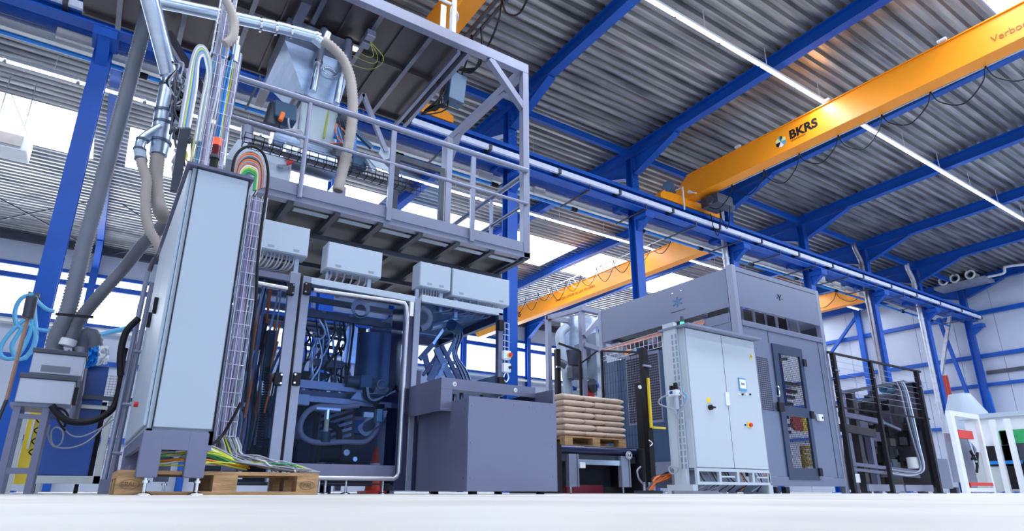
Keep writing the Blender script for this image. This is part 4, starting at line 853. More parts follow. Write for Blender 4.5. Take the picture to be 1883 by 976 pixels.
for i in range(10): MB().cyl((2.9+.08*i, 5.5, .85), (2.9+.08*i, 5.5, .93+.02*(i % 3)), .02, 8).build('inner_roller', STEELD, t)
for (px, py) in ((836, 706), (948, 717)):
    p = PY(LY0-.002, px, py); o = MB().cyl((p.x, LY0-.004, p.z), (p.x, LY0-.0005, p.z), .022, 18).build('maker_badge', WHITE, t)
    MB().add([(p.x+dx, LY0-.0052, p.z+dz) for dx, dz in ((-.011, .01), (-.003, 0), (-.003, -.012), (-.009, -.004))]+[(p.x-dx, LY0-.0052, p.z+dz) for dx, dz in ((-.011, .01), (-.003, 0), (-.003, -.012), (-.009, -.004))], [(0, 1, 2, 3), (4, 5, 6, 7)]).build('badge_mark', BLACK, o)
for x, z in ((.04, .75), (.04, .42), (.04, .12), (.94, .70), (.95, .42), (.95, .14), (.5, .79), (.68, .78), (.75, .78)):
    MB().cyl((OX0+x, OY0-.004, .02+z), (OX0+x, OY0, .02+z), .009, 10).build('bolt', STEELD, t)
for y, z in ((5.0, .75), (5.0, .42), (5.0, .14), (5.85, .72)): MB().cyl((OX0-.004, y, z), (OX0, y, z), .009, 10).build('bolt', STEELD, t)
for x in (2.95, 3.7):
    for y in (5.05, 5.8): MB().cyl((x, y, 0), (x, y, .03), .04, 12).build('foot', BLACK, t)
# ================================================================== PALLET OF BAGS, CONVEYOR
t = thing('roller_conveyor', 'dark roller conveyor table carrying the pallet of paper bags', 'conveyor', (6.4, 7.7, 0))
KZ = .655
RX0, RX1 = 5.55, 7.17
MB().cyl((RX0, 7.12, KZ-.05), (RX1-.14, 7.12, KZ-.05), .055, 20).build('front_roller', mat('navy_roller', (.02, .03, .09), .2, .3), t)
for i in range(6): MB().cyl((RX0, 7.3+.17*i, KZ-.05), (RX1-.1, 7.3+.17*i, KZ-.05), .045, 14).build('roller', DARKM, t)
MB().box(RX1-.14, RX1+.06, 7.03, 8.3, .0, KZ-.0).build('right_side_plate', BLACK, t, .01); MB().box(RX0-.05, RX0-.005, 7.05, 8.3, 0, KZ).build('left_side_plate', BLACK, t)
MB().box(RX0, RX1-.14, 7.12, 7.2, KZ-.22, KZ-.12).build('front_beam', DARKM, t)
MB().box(RX0+.2, RX1-.4, 7.08, 7.11, KZ-.26, KZ-.19).build('toothed_strip', STEEL, t); p = PY(7.06, 1070, 855); MB().box(p.x-.05, p.x+.05, 7.04, 7.075, p.z-.04, p.z+.04).build('socket_box', WHITE, t)
for x in (5.68, 6.68):
    o = MB().box(x, x+.14, 7.06, 7.14, .09, KZ-.12).build('leg', GREYL, t); MB().cyl((x+.05, 7.1, .01), (x+.05, 7.1, .16), .015, 8).build('levelling_foot', CHROME, o); MB().box(x+.15, x+.17, 7.05, 7.14, .09, KZ-.12).build('leg_flange', GREYL, o)
MB().box(RX0, RX1-.14, 7.7, 7.72, .1, KZ-.12).build('rear_sheet', DARKM, t)
p = PY(7.02, 1157, 837); o = MB().cyl((p.x, 7.015, p.z), (p.x, 7.029, p.z), .06, 24).build('maker_badge', WHITE, t)
MB().tube([(p.x+.05*math.cos(R(15*k)), 7.014, p.z+.05*math.sin(R(15*k))) for k in range(24)], .004, 5, closed=True).build('badge_ring', BLACK, o)
MB().add([(p.x+sx*dx, 7.012, p.z+dz) for sx in (1, -1) for dx, dz in ((.03, .03), (.008, .0), (.008, -.035), (.025, -.01))], [(0, 1, 2, 3), (4, 5, 6, 7)]).build('badge_mark', BLACK, o)
tag(MB().box(5.9, 6.6, 7.4, 7.6, 0, .12).build('red_case', mat('dark_red', (.25, .02, .05), .5)), 'dark red case on the floor under the bag conveyor', 'case')
PX0, PX1, PYa = 5.73, 6.93, 7.2
pz = KZ+.0
pallet(PX0, PYa, pz, 1.2, 1.0, 'wooden pallet on the conveyor, loaded with paper bags')
def bag(x0, x1, y0, y1, z0, z1, seed, label):
    random.seed(seed); n = 15; k = 8; V = []; F = []
    for side in (0, 1):
        for i in range(n):
            for j in range(k):
                u, v = i/(n-1), j/(k-1)
                edge = min(1, 8*min(u, 1-u))**.55*min(1, 5*min(v, 1-v))**.4
                w = (random.random()-.5)*.010
                pin = .012*(1-math.sin(math.pi*u))*(1 if 0 < v < 1 else 0)
                x = x0+(x1-x0)*u+((.5-u)*.03*(1-edge) if 0 < v < 1 else 0); y = y0+(y1-y0)*v+((.5-v)*.03 if 0 < u < 1 else 0)
                h = (z1-z0)/2*(.50+.55*edge)
                V.append((x, y, (z0+z1)/2+(h+w if side else -h)))
    o = n*k
    for i in range(n-1):
        for j in range(k-1):
            a = i*k+j; F.append((a, a+1, a+k+1, a+k)); F.append((o+a, o+a+k, o+a+k+1, o+a+1))
    for i in range(n-1): F.append((i*k, (i+1)*k, o+(i+1)*k, o+i*k)); F.append((i*k+k-1, o+i*k+k-1, o+(i+1)*k+k-1, (i+1)*k+k-1))
    for j in range(k-1): F.append((j, o+j, o+j+1, j+1)); F.append(((n-1)*k+j, (n-1)*k+j+1, o+(n-1)*k+j+1, o+(n-1)*k+j))
    m = MB(); m.add(V, F, True); b = m.build('paper_bag', PAPER); b.modifiers.new('s', 'SUBSURF').levels = 1; b.modifiers['s'].render_levels = 1
    return tag(b, label, 'bag', 'filled paper bags on the pallet')
LH = .088; ordn = ['bottom', 'second', 'third', 'fourth', 'fifth', 'sixth', 'top']
for L in range(7):
    z0 = pz+.146+LH*L; z1 = z0+LH+.006; j = .01*math.sin(L*2.1)
    if L % 2 == 0:
        for i, nm in enumerate(('left', 'middle', 'right')):
            bag(PX0-.01+.403*i+j, PX0+.41+.403*i+j, PYa-.01, PYa+.6, z0, z1, L*10+i, 'brown paper bag, %s one at the front of the %s layer' % (nm, ordn[L]))
        for i, nm in enumerate(('left', 'right')): bag(PX0-.01+.61*i+j, PX0+.6+.61*i+j, PYa+.61, PYa+1.0, z0, z1, L*10+5+i, 'brown paper bag, %s one at the rear of the %s layer' % (nm, ordn[L]))
    else:
        for i, nm in enumerate(('left', 'right')): bag(PX0-.01+.61*i+j, PX0+.61+.61*i+j, PYa-.01, PYa+.4, z0, z1, L*10+i, 'brown paper bag, %s one of two at the front of the %s layer' % (nm, ordn[L]))
        for i, nm in enumerate(('left', 'middle', 'right')): bag(PX0-.01+.403*i+j, PX0+.4+.403*i+j, PYa+.41, PYa+1.0, z0, z1, L*10+5+i, 'brown paper bag, %s one at the rear of the %s layer' % (nm, ordn[L]))
# ================================================================== PALLETISER
t = thing('palletiser', 'large grey palletiser tower with a deep top hood behind the white double cabinet', 'machine', (10.4, 8.2, 0))
AX0, AX1, AY0, AY1 = 9.07, 11.78, 6.5, 10.0
PG = mat('palletiser_grey', (.165, .195, .30), .33, .35, .05, .8)
HZ0, HZ1 = 3.15, 3.90
MB().box(AX0+.12, AX1-.10, AY0, AY0+.02, HZ0, HZ1-.0).build('hood_front', PG, t, .004)
MB().box(AX0, AX0+.02, AY0+.14, AY1, HZ0, HZ1-.02).build('hood_left', PG, t, .004)
MB().box(AX1-.02, AX1, AY0+.1, AY1, HZ0, HZ1).build('hood_right', PG, t); MB().box(AX0, AX1, AY1, AY1+.02, HZ0, HZ1).build('hood_rear', PG, t)
MB().box(AX0, AX0+.115, AY0-.005, AY0+.13, 0, HZ1+.02).build('corner_post', GREYL, t, .01); MB().box(AX1-.095, AX1+.02, AY0-.005, AY0+.1, 0, HZ1).build('corner_post', GREYL, t, .01); MB().box(AX0-.01, AX0+.10, AY1-.02, AY1+.09, 0, HZ1).build('corner_post', GREYL, t, .01); MB().box(AX1-.1, AX1, AY1, AY1+.1, 0, HZ1).build('corner_post', GREYL, t)
for z in (HZ1-.10,): MB().box(AX0+.12, AX1-.10, AY0-.003, AY0-.001, z, z+.012).build('panel_seam', BLACK, t)
p = PY(AY0-.01, 1434, 547)
o = MB().tube([(p.x, AY0-.006, p.z), (p.x, AY0-.006, p.z-.06)], .006, 6).build('emblem', BLACK, t)
MB().bar((p.x, AY0-.006, p.z), (p.x-.05, AY0-.006, p.z+.06), .012).build('emblem_stroke', BLACK, o); MB().bar((p.x, AY0-.006, p.z), (p.x+.05, AY0-.006, p.z+.06), .012).build('emblem_stroke', BLACK, o)
for dx in (-.08, .08): MB().cyl((p.x+dx, AY0-.004, p.z-.02), (p.x+dx, AY0-.001, p.z-.02), .012, 8).build('emblem_dot', BLACK, o)
p = PX(AX0-.005, 1245, 555); lb = mat('emblem_blue', (.02, .16, .35), .4); o = MB().cyl((AX0-.004, p.y, p.z), (AX0-.001, p.y, p.z), .02, 10).build('star_emblem', lb, t)
for k in range(6): a = R(60*k+30); MB().bar((AX0-.005, p.y+.04*math.cos(a), p.z+.04*math.sin(a)), (AX0-.005, p.y+.13*math.cos(a), p.z+.10*math.sin(a)), .03, .004, (1, 0, 0)).build('emblem_ray', lb, o)
MB().box(AX0-.004, AX0-.001, p.y-.18, p.y+.18, p.z-.19, p.z-.175).build('emblem_line', DARKM, o)
for dy in (-.12, .1): MB().cyl((AX0-.008, p.y+dy, p.z+.2), (AX0, p.y+dy, p.z+.2), .010, 8).build('bolt', CHROME, t)
BZ = 2.90
# body front with an opening for the mesh door
D0, D1, DZ0, DZ1 = 9.97, 10.88, .22, 2.58
m = MB(); m.box(AX0+.12, D0, AY0+.01, AY0+.03, .27, BZ-.1); m.box(D1, AX1-.1, AY0+.01, AY0+.03, .27, BZ-.1); m.box(D0, D1, AY0+.01, AY0+.03, DZ1, BZ-.1); m.build('front_panel', PG, t)
MB().box(AX0+.12, AX1-.1, AY0-.01, AY0+.05, BZ-.095, BZ).build('upper_beam', PG, t, .004); MB().box(AX0+.12, AX1-.1, AY0-.01, AY0+.05, .12, .265).build('lower_beam', PG, t, .004)
m = MB(); m.box(AX1-.28, AX1-.27, AY0+.005, AY0+.009, .27, BZ-.1); m.box(D0-.06, D0-.05, AY0+.005, AY0+.009, DZ1, BZ-.1); m.build('panel_joint', BLACK, t)
PERF = mat('dark_hole', (.03, .03, .05), .6)
m = MB()
for i in range(6):
    for j in range(26): m.box(9.50+.055*i, 9.54+.055*i, AY0+.006, AY0+.009, 1.36+.036*j, 1.382+.036*j)
m.build('perforation', PERF, t)
dd = MB(); dd.box(D0, D0+.14, AY0-.02, AY0+.02, DZ0, DZ1); dd.box(D1-.1, D1, AY0-.02, AY0+.02, DZ0, DZ1); dd.box(D0+.14, D1-.1, AY0-.02, AY0+.02, DZ1-.16, DZ1); dd.box(D0+.14, D1-.1, AY0-.02, AY0+.02, DZ0, DZ0+.2); dd.box(D0+.14, D1-.1, AY0-.02, AY0+.02, 1.30, 1.47)
o = dd.build('mesh_door', mat('door_navy', (.02, .035, .09), .35), t)
m = MB(); x = D0+.16
while x < D1-.1: m.box(x, x+.006, AY0-.005, AY0+.001, DZ0+.2, DZ1-.16); x += .03
z = DZ0+.22
while z < DZ1-.16: m.box(D0+.14, D1-.1, AY0-.004, AY0, z, z+.006); z += .035
m.build('wire_mesh', BLACK, o)
for z in (2.32, 1.36, .36): MB().box(D1-.03, D1+.07, AY0-.05, AY0-.021, z-.07, z+.07).build('hinge', BLACK, t, .01)
MB().box(D0-.10, D0+.06, AY0-.07, AY0-.021, 1.36, 1.52).build('door_lock', BLACK, t, .01); MB().tube(smooth([(D0-.06, AY0-.02, 1.62), (D0-.06, AY0-.07, 1.62), (D0-.06, AY0-.07, 1.78), (D0-.06, AY0-.02, 1.78)], 4), .012).build('door_handle', CHROME, t)
p = PY(AY0-.02, 1507, 768); o = MB().box(p.x-.07, p.x+.07, AY0-.06, AY0, p.z-.06, p.z+.06).build('control_box', WHITE, t, .01); MB().cyl((p.x+.03, AY0-.065, p.z), (p.x+.03, AY0-.06, p.z), .02, 10).build('knob', BLACK, o)
# contents seen through the mesh
MB().box(D0, D1, 7.6, 7.64, .3, 1.2).build('inner_sheet', DARKM, t)
for i, z in enumerate((1.95, 1.82, 1.72, 1.60, 1.2, 1.08, .42, .34)): MB().box(D0-.3, D1+.3, 6.8+.06*i, 6.9+.06*i, z, z+.06).build('inner_beam', [GREY, DARKM][i % 2], t)
MB().box(10.55, 10.62, 6.75, 6.85, 1.3, 2.5).build('blue_guide', BLUE, t); MB().box(D0+.3, D0+.45, 7.0, 7.1, 1.95, 2.12).build('inner_box', CAB, t)
MB().cyl((D0+.1, 6.72, 2.3), (D1-.15, 6.72, 2.42), .03, 10).build('inner_tube', GREYL, t)
p = PY(7.2, 1466, 777); MB().cyl((p.x, 7.2, p.z), (p.x, 7.25, p.z), .16, 20).build('red_disc', RED, t); MB().box(p.x+.2, p.x+.42, 7.2, 7.3, p.z-.15, p.z+.15).build('yellow_block', YELP, t)
for i in range(5): p = PY(7.0, 1487+1.5*i, 822+8*i); MB().box(p.x-.12, p.x+.22, 7.0, 7.1, p.z-.028, p.z+.028).build('yellow_bar', YELP, t)
p = PY(7.0, 1478, 832); MB().box(p.x-.03, p.x+.03, 7.0, 7.05, p.z-.3, p.z+.12).build('yellow_upright', YELP, t)
MB().box(D0-.6, AX1-.1, 9.5, 9.52, .1, 2.9).build('rear_wall', GREYL, t)
for dx, mm in ((.1, WHITE), (.9, RED), (1.0, HOSEB), (1.35, GREEN), (1.7, GREY), (.4, GREYL), (2.0, DARKM)): MB().box(AX0+.3+dx, AX0+.42+dx, 7.5, 7.6, 0, .12).build('floor_item', mm, t)
MB().box(AX0+.15, AX1-.03, AY0+.7, AY0+.72, BZ-.1, HZ0+.3).build('gap_shade', BLACK, t); MB().box(AX1-.06, AX1-.04, AY0+.1, AY0+.69, BZ, HZ0-.002).build('gap_shade_end', DARKM, t)  # dark sheets added to keep the gap below the hood in shade
# gap machinery between hood and body
for i in range(7): x = AX0+.35+.36*i; MB().cyl((x, AY0+.4, BZ), (x, AY0+.4, HZ0+.2), .03, 10).build('lift_rod', CHROME if i % 2 else GREYL, t)
MB().box(AX0+.1, AX1, AY0+.5, AY0+.6, BZ-.05, BZ+.1).build('rear_rail', GREYL, t); MB().box(AX0+.3, AX1, AY0+1.2, AY1, HZ0+.1, HZ0+.14).build('hood_ceiling', DARKM, t)
MB().box(AX0, AX0+.02, AY0+.14, AY0+1.35, BZ-.02, HZ0-.10).build('left_strip', PG, t); MB().box(AX0+.005, AX0+.03, AY0+.14, 8.2, 2.55, BZ-.03).build('left_panel', PG, t)
# left side: cable tray with orange cables, perforated panel, inner parts
LY_ = (8.1, 9.98)
m = MB()
for z in (2.72, 2.82, 2.95): m.tube([(AX0-.06, 7.2, z), (AX0-.06, LY_[1], z)], .007, 5)
y = 7.2
while y < LY_[1]: m.tube([(AX0-.06, y, 2.72), (AX0-.06, y, 2.96)], .008, 5); y += .125
m.build('wire_tray', mat('zinc_wire', (.62, .64, .78), .3, .5), t)
for i in range(6): MB().tube([(AX0-.01, 7.2, 2.97+.012*i), (AX0-.03, 8.6, 2.95+.014*i), (AX0-.01, 9.98, 2.95+.01*i)], .014, 6).build('orange_cable', [ORANGE, mat('rust_cable', (.5, .14, .08), .4), LGREY][i % 3], t)
MB().box(AX0+.01, AX0+.03, 8.15, 9.95, 0.4, 2.68).build('side_screen', mat('screen_blue', (.05, .095, .19), .3, .2), t)
m = MB()
for i in range(17):
    for j in range(26): m.box(AX0-.001, AX0+.009, 8.42+.052*i, 8.455+.052*i, 1.35+.05*j, 1.383+.05*j)
pp = MB().box(AX0+.0095, AX0+.0099, 8.38, 9.32, 1.3, 2.7).build('perforated_plate', GREYL, t); m.build('hole', PERF, pp)
MB().box(AX0+.02, AX0+.05, 7.78, 8.13, .3, 2.68).build('side_frame', GREY, t); MB().box(AX0+.1, AX0+.2, 7.2, 7.78, 2.1, 2.6).build('inner_cover', DARKM, t)
m = MB()
for j in range(14): m.box(AX0+.1, AX0+.2, 7.35, 7.6, 1.35+.05*j, 1.375+.05*j)
m.build('yellow_comb', mat('dark_yellow', (.35, .25, .05), .5), t)
for i in range(14): r = random.random; MB().box(AX0+.15, AX0+.3, 7.1+.5*r(), 7.35+.4*r(), .5+.9*r()*1, .62+.9*r()*1+.05).build('inner_part', random.choice([DARKM, STEELD, BLACK, GREY]), t)
MB().box(AX0+.4, AX1-.2, 7.15, AY1-.2, .35, .4).build('base_deck', DARKM, t)
for i, y in enumerate((7.4, 8.0, 8.6, 9.2, 9.7)): MB().box(AX0+.2, AX0+.35, y, y+.22, HZ0-.22, HZ0-.02).build('top_part', [CAB, DARKM, GREYL, DARKM, WHITE][i], t)
MB().box(AX0-.02, AX0+.0, 6.7, 10.0, .30, .56).build('conveyor_rail', GREYL, t)
text('4 21', 'number', BLACK, t, (AX0-.022, 7.42, .37), (0, -1, 0), (0, 0, 1), .11, .001)
for i in range(5): MB().cyl((AX0-.03, 8.9-.28*i, .48), (AX0-.02, 8.9-.28*i, .48), .018, 8).build('bolt', CHROME, t)
MB().tube([(10.0, 7.2, 3.95), (10.0, 8.2, 4.0)], .25, 14).build('roof_bundle', GREYL, t)
# ---------------------------------------------------------------- white double cabinet
t = thing('control_cabinet', 'wide white double-door control cabinet with touch screen, before the palletiser', 'cabinet', (6.95, 5.6, 0))
WY0, WY1, WZ0, WZ1 = 5.4, 5.82, .31, 2.12
WX0, WX1 = PY(5.4, 1281, 858).x, PY(5.4, 1414, 862).x
CW = mat('cabinet_white', (.48, .55, .64), .4, 0, .02, .8)
MB().box(WX0, WX1, WY0+.02, WY1, WZ0, WZ1).build('body', CW, t, .008)
mid = (WX0+WX1)/2
for a, b in ((WX0+.01, mid-.004), (mid+.004, WX1-.01)): MB().box(a, b, WY0-.005, WY0+.018, WZ0+.01, WZ1-.01).build('door', CW, t, .004)
MB().box(mid-.005, mid+.005, WY0-.002, WY0+.003, WZ0, WZ1).build('door_gap', BLACK, t)
SX = WX0-.06; SYE = PX(SX, 1238, 860).y
MB().box(SX, WX0-.002, WY0+.12, SYE, .1, WZ1+.03).build('left_side_unit', CW, t, .01)
m = MB()
for k in range(22): m.box(SX-.002, SX+.001, SYE-.17, SYE-.14, .3+.08*k, .36+.08*k); m.box(SX-.002, SX+.001, SYE-.23, SYE-.20, .3+.08*k, .36+.08*k)
m.build('vent_slots', LAB, t)
MB().box(SX-.01, WX1+.03, WY0-.12, WY1, WZ1+.001, WZ1+.03).build('rain_hood', GREYL, t)
for y in (WY0+.13, SYE-.1): MB().box(SX-.005, SX+.06, y, y+.1, WZ1+.03, WZ1+.09).build('lifting_eye', CW, t)
for i in range(7): MB().tube([Vector((7.0, 5.6, WZ1+.05))+Vector((.14*math.cos(R(30*k))*(1-.09*i), .1*math.sin(R(30*k)), .05+.05*math.sin(R(30*k)))) for k in range(12)], .012, 5, closed=True).build('cable_coil', [LGREY, ORANGE][i % 2], t)
def onf(px, py, y=WY0-.006): return PY(y, px, py)
p = onf(1364, 706); o = MB().box(p.x-.075, p.x+.085, WY0-.02, WY0-.0055, p.z-.095, p.z+.085).build('touch_screen', BLUEP, t, .004); MB().box(p.x-.055, p.x+.065, WY0-.022, WY0-.0205, p.z-.06, p.z+.06).build('display', mat('screen_lit', (.7, .8, .9), .3, emit=(.75, .85, 1), estr=.8), o); MB().box(p.x-.04, p.x+.045, WY0-.0235, WY0-.0225, p.z-.02, p.z+.02).build('display_panel', LAB, o)
for px, mm in ((1359, WHITE), (1365, BLACK), (1371, WHITE), (1379, BLACK)): p = onf(px, 725); MB().cyl((p.x, WY0-.02, p.z), (p.x, WY0-.005, p.z), .014, 12).build('push_button', mm, t)
p = onf(1378, 781); o = MB().box(p.x-.045, p.x+.045, WY0-.012, WY0-.0055, p.z-.035, p.z+.035).build('stop_plate', YELP, t); MB().cyl((p.x+.01, WY0-.04, p.z), (p.x+.01, WY0-.012, p.z), .026, 18).build('stop_button', RED, o); p = onf(1370, 781); MB().cyl((p.x, WY0-.02, p.z), (p.x, WY0-.006, p.z), .012, 10).build('push_button', BLACK, t)
p = onf(1303, 735); MB().box(p.x-.035, p.x+.035, WY0-.008, WY0-.0055, p.z-.035, p.z+.03).build('warning_label', YELP, t); p = onf(1305, 749); o = MB().cyl((p.x, WY0-.04, p.z), (p.x, WY0-.0055, p.z), .035, 16).build('main_switch', BLACK, t); MB().box(p.x-.01, p.x+.07, WY0-.05, WY0-.041, p.z-.012, p.z+.012).build('switch_lever', BLACK, o)
p = onf(1381, 655); o = MB().prism([(p.x-.04, WY0-.008, p.z-.035), (p.x+.04, WY0-.008, p.z-.035), (p.x, WY0-.008, p.z+.04)], (0, .002, 0)).build('hazard_triangle', YELP, t); MB().prism([(p.x-.006, WY0-.0095, p.z+.015), (p.x+.012, WY0-.0095, p.z-.002), (p.x-.002, WY0-.0095, p.z-.002), (p.x+.004, WY0-.0095, p.z-.026), (p.x-.014, WY0-.0095, p.z-.002)], (0, .001, 0)).build('lightning_mark', BLACK, o)
p = onf(1337, 733); MB().box(p.x-.04, p.x+.04, WY0-.02, WY0-.0055, p.z-.09, p.z+.09).build('door_latch', WHITE, t, .004)
# base frame
m = MB(); m.box(WX0, WX1, WY0, WY0+.04, .27, .31); m.box(WX0, WX1, WY0, WY0+.04, .11, .145)
for x in (WX0, WX0+.42, WX0+.78, WX0+1.1, WX0+1.45, WX1-.04): m.box(x, x+.04, WY0, WY0+.04, .145, .27)
for x in (WX0+.46, WX0+1.2): m.box(x, x+.28, WY0+.005, WY0+.035, .2, .22)
m.build('base_frame', CW, t)
for x in (WX0-.1, WX1-.05): MB().box(x, x+.09, WY0+.0, WY1, 0.0, .11).build('foot', CW, t)
MB().box(WX0, WX1, WY1-.03, WY1, .02, .3).build('rear_skirt', GREYL, t); MB().box(SX-.4, WX0+.35, WY0-.02, WY0+.02, 0, .035).build('floor_rail', STEELD, t)
for i in range(18): r = random.random; x = WX0+.1+1.5*r(); MB().tube(smooth([(x, WY0+.15, .3), (x+.03, WY0+.12, .2), (x+.1*r(), WY0+.1, .12), (x-.2*r(), WY0+.1+.1*r(), .03)], 4), .008, 5).build('base_cable', random.choice([LGREY, DARKM, BLACK, LGREY, CAB, DARKM, ORANGE]), t)
p = PX(6.6, 1254, 580); tt = thing('signal_lamp', 'small signal lamp lit green on top of the white cabinet', 'signal lamp', (6.25, 5.6, 2.15)); q = PY(5.6, 1254, 590)
MB().cyl((q.x, 5.6, WZ1+.03), (q.x, 5.6, WZ1+.08), .03).build('base', BLACK, tt); MB().cyl((q.x, 5.6, WZ1+.08), (q.x, 5.6, WZ1+.14), .028).build('lit_lens', mat('green_light', (.05, 1, .35), .3, emit=(.05, 1, .35), estr=1.8), tt); MB().cyl((q.x, 5.6, WZ1+.14), (q.x, 5.6, WZ1+.22), .028).build('dark_lens', DARKM, tt)
# air service unit on its left side
tt = thing('air_service_unit', 'compressed air regulator with black knobs and hoses on the left side of the white cabinet', 'regulator', (SX-.05, 5.6, 1.2)); p = PX(SX-.06, 1240, 724)
MB().box(SX-.09, SX-.01, p.y-.06, p.y+.08, p.z-.03, p.z+.05).build('body', WHITE, tt, .01); MB().cyl((SX-.05, p.y-.02, p.z+.05), (SX-.05, p.y-.02, p.z+.14), .028).build('knob', BLACK, tt); MB().cyl((SX-.05, p.y+.05, p.z+.05), (SX-.05, p.y+.05, p.z+.11), .028).build('knob', BLACK, tt)
MB().cyl((SX-.05, p.y-.02, p.z-.03), (SX-.05, p.y-.02, p.z-.2), .028).build('bowl', CAB, tt); MB().box(SX-.094, SX-.091, p.y, p.y+.05, p.z, p.z+.035).build('blue_label', BLUE, tt)
for i, pts in enumerate(([(1250, 722), (1261, 735), (1255, 750), (1247, 762), (1247, 800), (1250, 850), (1244, 868), (1234, 870), (1230, 860), (1238, 857), (1250, 862)], [(1232, 725), (1215, 732), (1212, 742), (1225, 748), (1240, 754), (1246, 770)], [(1256, 720), (1262, 728), (1258, 745)])):
    MB().tube(smooth([PX(SX-.06, a, b) for a, b in pts], 5), .011, 8).build('hose', [LGREY, LGREY, BLUEP][i], tt)
# fence posts, light curtain
def black_post(c, a, b, w, label, name='fence_post', bracket=True, z1=None):
    A = PY(c, *a); z = z1 or A.z; t = thing(name, label, 'post', (A.x, c, 0))
    MB().box(A.x-w/2, A.x+w/2, c-w/2, c+w/2, .01, z).build('post', BLACK, t); MB().box(A.x-w, A.x+w, c-w, c+w, 0, .012).build('foot_plate', BLACK, t)
    if bracket: MB().box(A.x-w*.8, A.x+w*.8, c-w*.8, c-w/2, z*.86, z*.86+.03).build('clamp', CHROME, t)
    return t
t = black_post(6.9, (1186, 700), None, .10, 'black light curtain post with a yellow stripe right of the bags', 'light_curtain', z1=2.2)
p = PY(6.8, 1192, 700); q = PY(6.8, 1193, 785); MB().bar((p.x+.03, 6.83, q.z), (p.x+.03, 6.83, p.z+.05), .035).build('yellow_stripe', YELP, t); MB().bar((p.x+.03, 6.8, q.z), (p.x+.3, 6.8, q.z), .03).build('yellow_arm', YELP, t)
q = PY(6.8, 1180, 711); MB().cyl((q.x, 6.83, q.z), (q.x, 6.85, q.z), .03).build('badge', WHITE, t); q = PY(6.8, 1195, 815); MB().tube(smooth([(q.x, 6.82, q.z+.05), (q.x+.05, 6.8, q.z), (q.x, 6.8, q.z-.04)], 5), .01).build('hook', CHROME, t)
black_post(7.4, (1177, 700), None, .13, 'thick black post behind the light curtain post', z1=1.75, bracket=False)
t = black_post(10.2, (1024, 620), None, .10, 'black fence post rising right of the grey outfeed cover', z1=2.9)
A = PY(10.2, 1028, 632); B = PY(9.2, 1065, 645)
t = thing('mesh_fence', 'thin black fence frame with clear view left of the palletiser', 'fence', (9, 10, 0))
A, B, C = PY(10.1, 1027, 631), PY(9.9, 1066, 645), PY(9.9, 1068, 760)
MB().bar(A, B, .04).build('top_rail', BLACK, t); MB().bar(B, (B.x, B.y, .0), .045).build('post', BLACK, t); MB().bar((A.x, A.y, 1.6), (B.x, B.y, 1.6), .02).build('mid_rail', BLACK, t)
A, B = PY(9.9, 1068, 668), PY(9.9, 1098, 645); MB().bar(A, B, .03).build('stay', BLACK, t)
t = thing('mesh_fence', 'black framed mesh fence panel in front of the palletiser left side', 'fence', (9, 8.2, 0))
a, b = PX(8.85, 1106, 645), PX(8.85, 1181, 655)
m = MB()
for (p, q) in (((8.85, a.y, 0), (8.85, a.y, a.z)), ((8.85, a.y, a.z), (8.85, b.y, a.z-.25)), ((8.85, b.y, 0), (8.85, b.y, a.z-.25))): m.bar(p, q, .04)
m.build('frame', BLACK, t); m = MB(); y = b.y
while y < a.y: m.bar((8.85, y, .1), (8.85, y, a.z-.25), .004); y += .08
z = .2
while z < a.z-.3: m.bar((8.85, b.y, z), (8.85, a.y, z), .004); z += .22
m.build('wire_mesh', BLACK, t)
# tower of pipes left of the palletiser
t = thing('dosing_tower', 'open grey steel tower with pale pipes between the blue column and the palletiser', 'tower', (9.8, 11.5, 0))
TC = 12.0
def PT(px, py): return PY(TC, px, py)
A = PT(1020, 584); B = PY(11.0, 1050, 573); 
xs0, xs1 = A.x, A.x+1.9
for x, y in ((xs0, 12.3), (xs0+.2, 11.2), (xs1, 12.3), (xs1, 11.2)): MB().box(x, x+.12, y, y+.12, 0, 4.35).build('post', GREYL, t)
for p, q in (((xs0, 12.3, 4.3), (xs1, 12.3, 4.3)), ((xs0+.2, 11.2, 4.3), (xs1, 11.2, 4.3)), ((xs0+.05, 12.3, 4.3), (xs0+.25, 11.2, 4.3)), ((xs1, 12.3, 4.3), (xs1, 11.2, 4.3)), ((xs0+.25, 11.2, 3.4), (xs1, 11.2, 3.2)), ((xs0+.26, 11.2, 3.6), (xs0+.9, 11.2, 4.25))): MB().bar(p, q, .11).build('beam', GREYL, t)
MB().tube(smooth(Y3(11.6, [(1042, 601), (1030, 615), (1032, 640), (1040, 680), (1048, 740)]), 5), .11, 14).build('pale_duct', CAB, t)
m = MB(); m.tube([PY(12.4, 1065, 590), PY(12.4, 1066, 640), PY(12.4, 1068, 700)], [.5, .5, .35], 20); m.build('silo', STEEL, t); m = MB(); m.box(xs0+1.0, xs1-.1, 11.6, 12.2, 2.5, 3.9); m.build('inner_box', CAB, t)
for i in range(26):
    r = random.random; p = PY(11.2+r(), 1035+60*r(), 640+110*r())
    if i % 3: MB().cyl(p, p+Vector((.5*r()-.2, .1, .5*r()-.2)), .05+.07*r(), 12).build('pipe_section', random.choice([CAB, STEEL, GREYL, DARKM, CAB, BLUE]), t)
    else: MB().obox(p, (.12+.12*r(), 0, 0), (0, .1, 0), (0, 0, .1+.12*r())).build('valve_block', random.choice([CAB, DARKM, GREYL, STEELD, RED]), t)
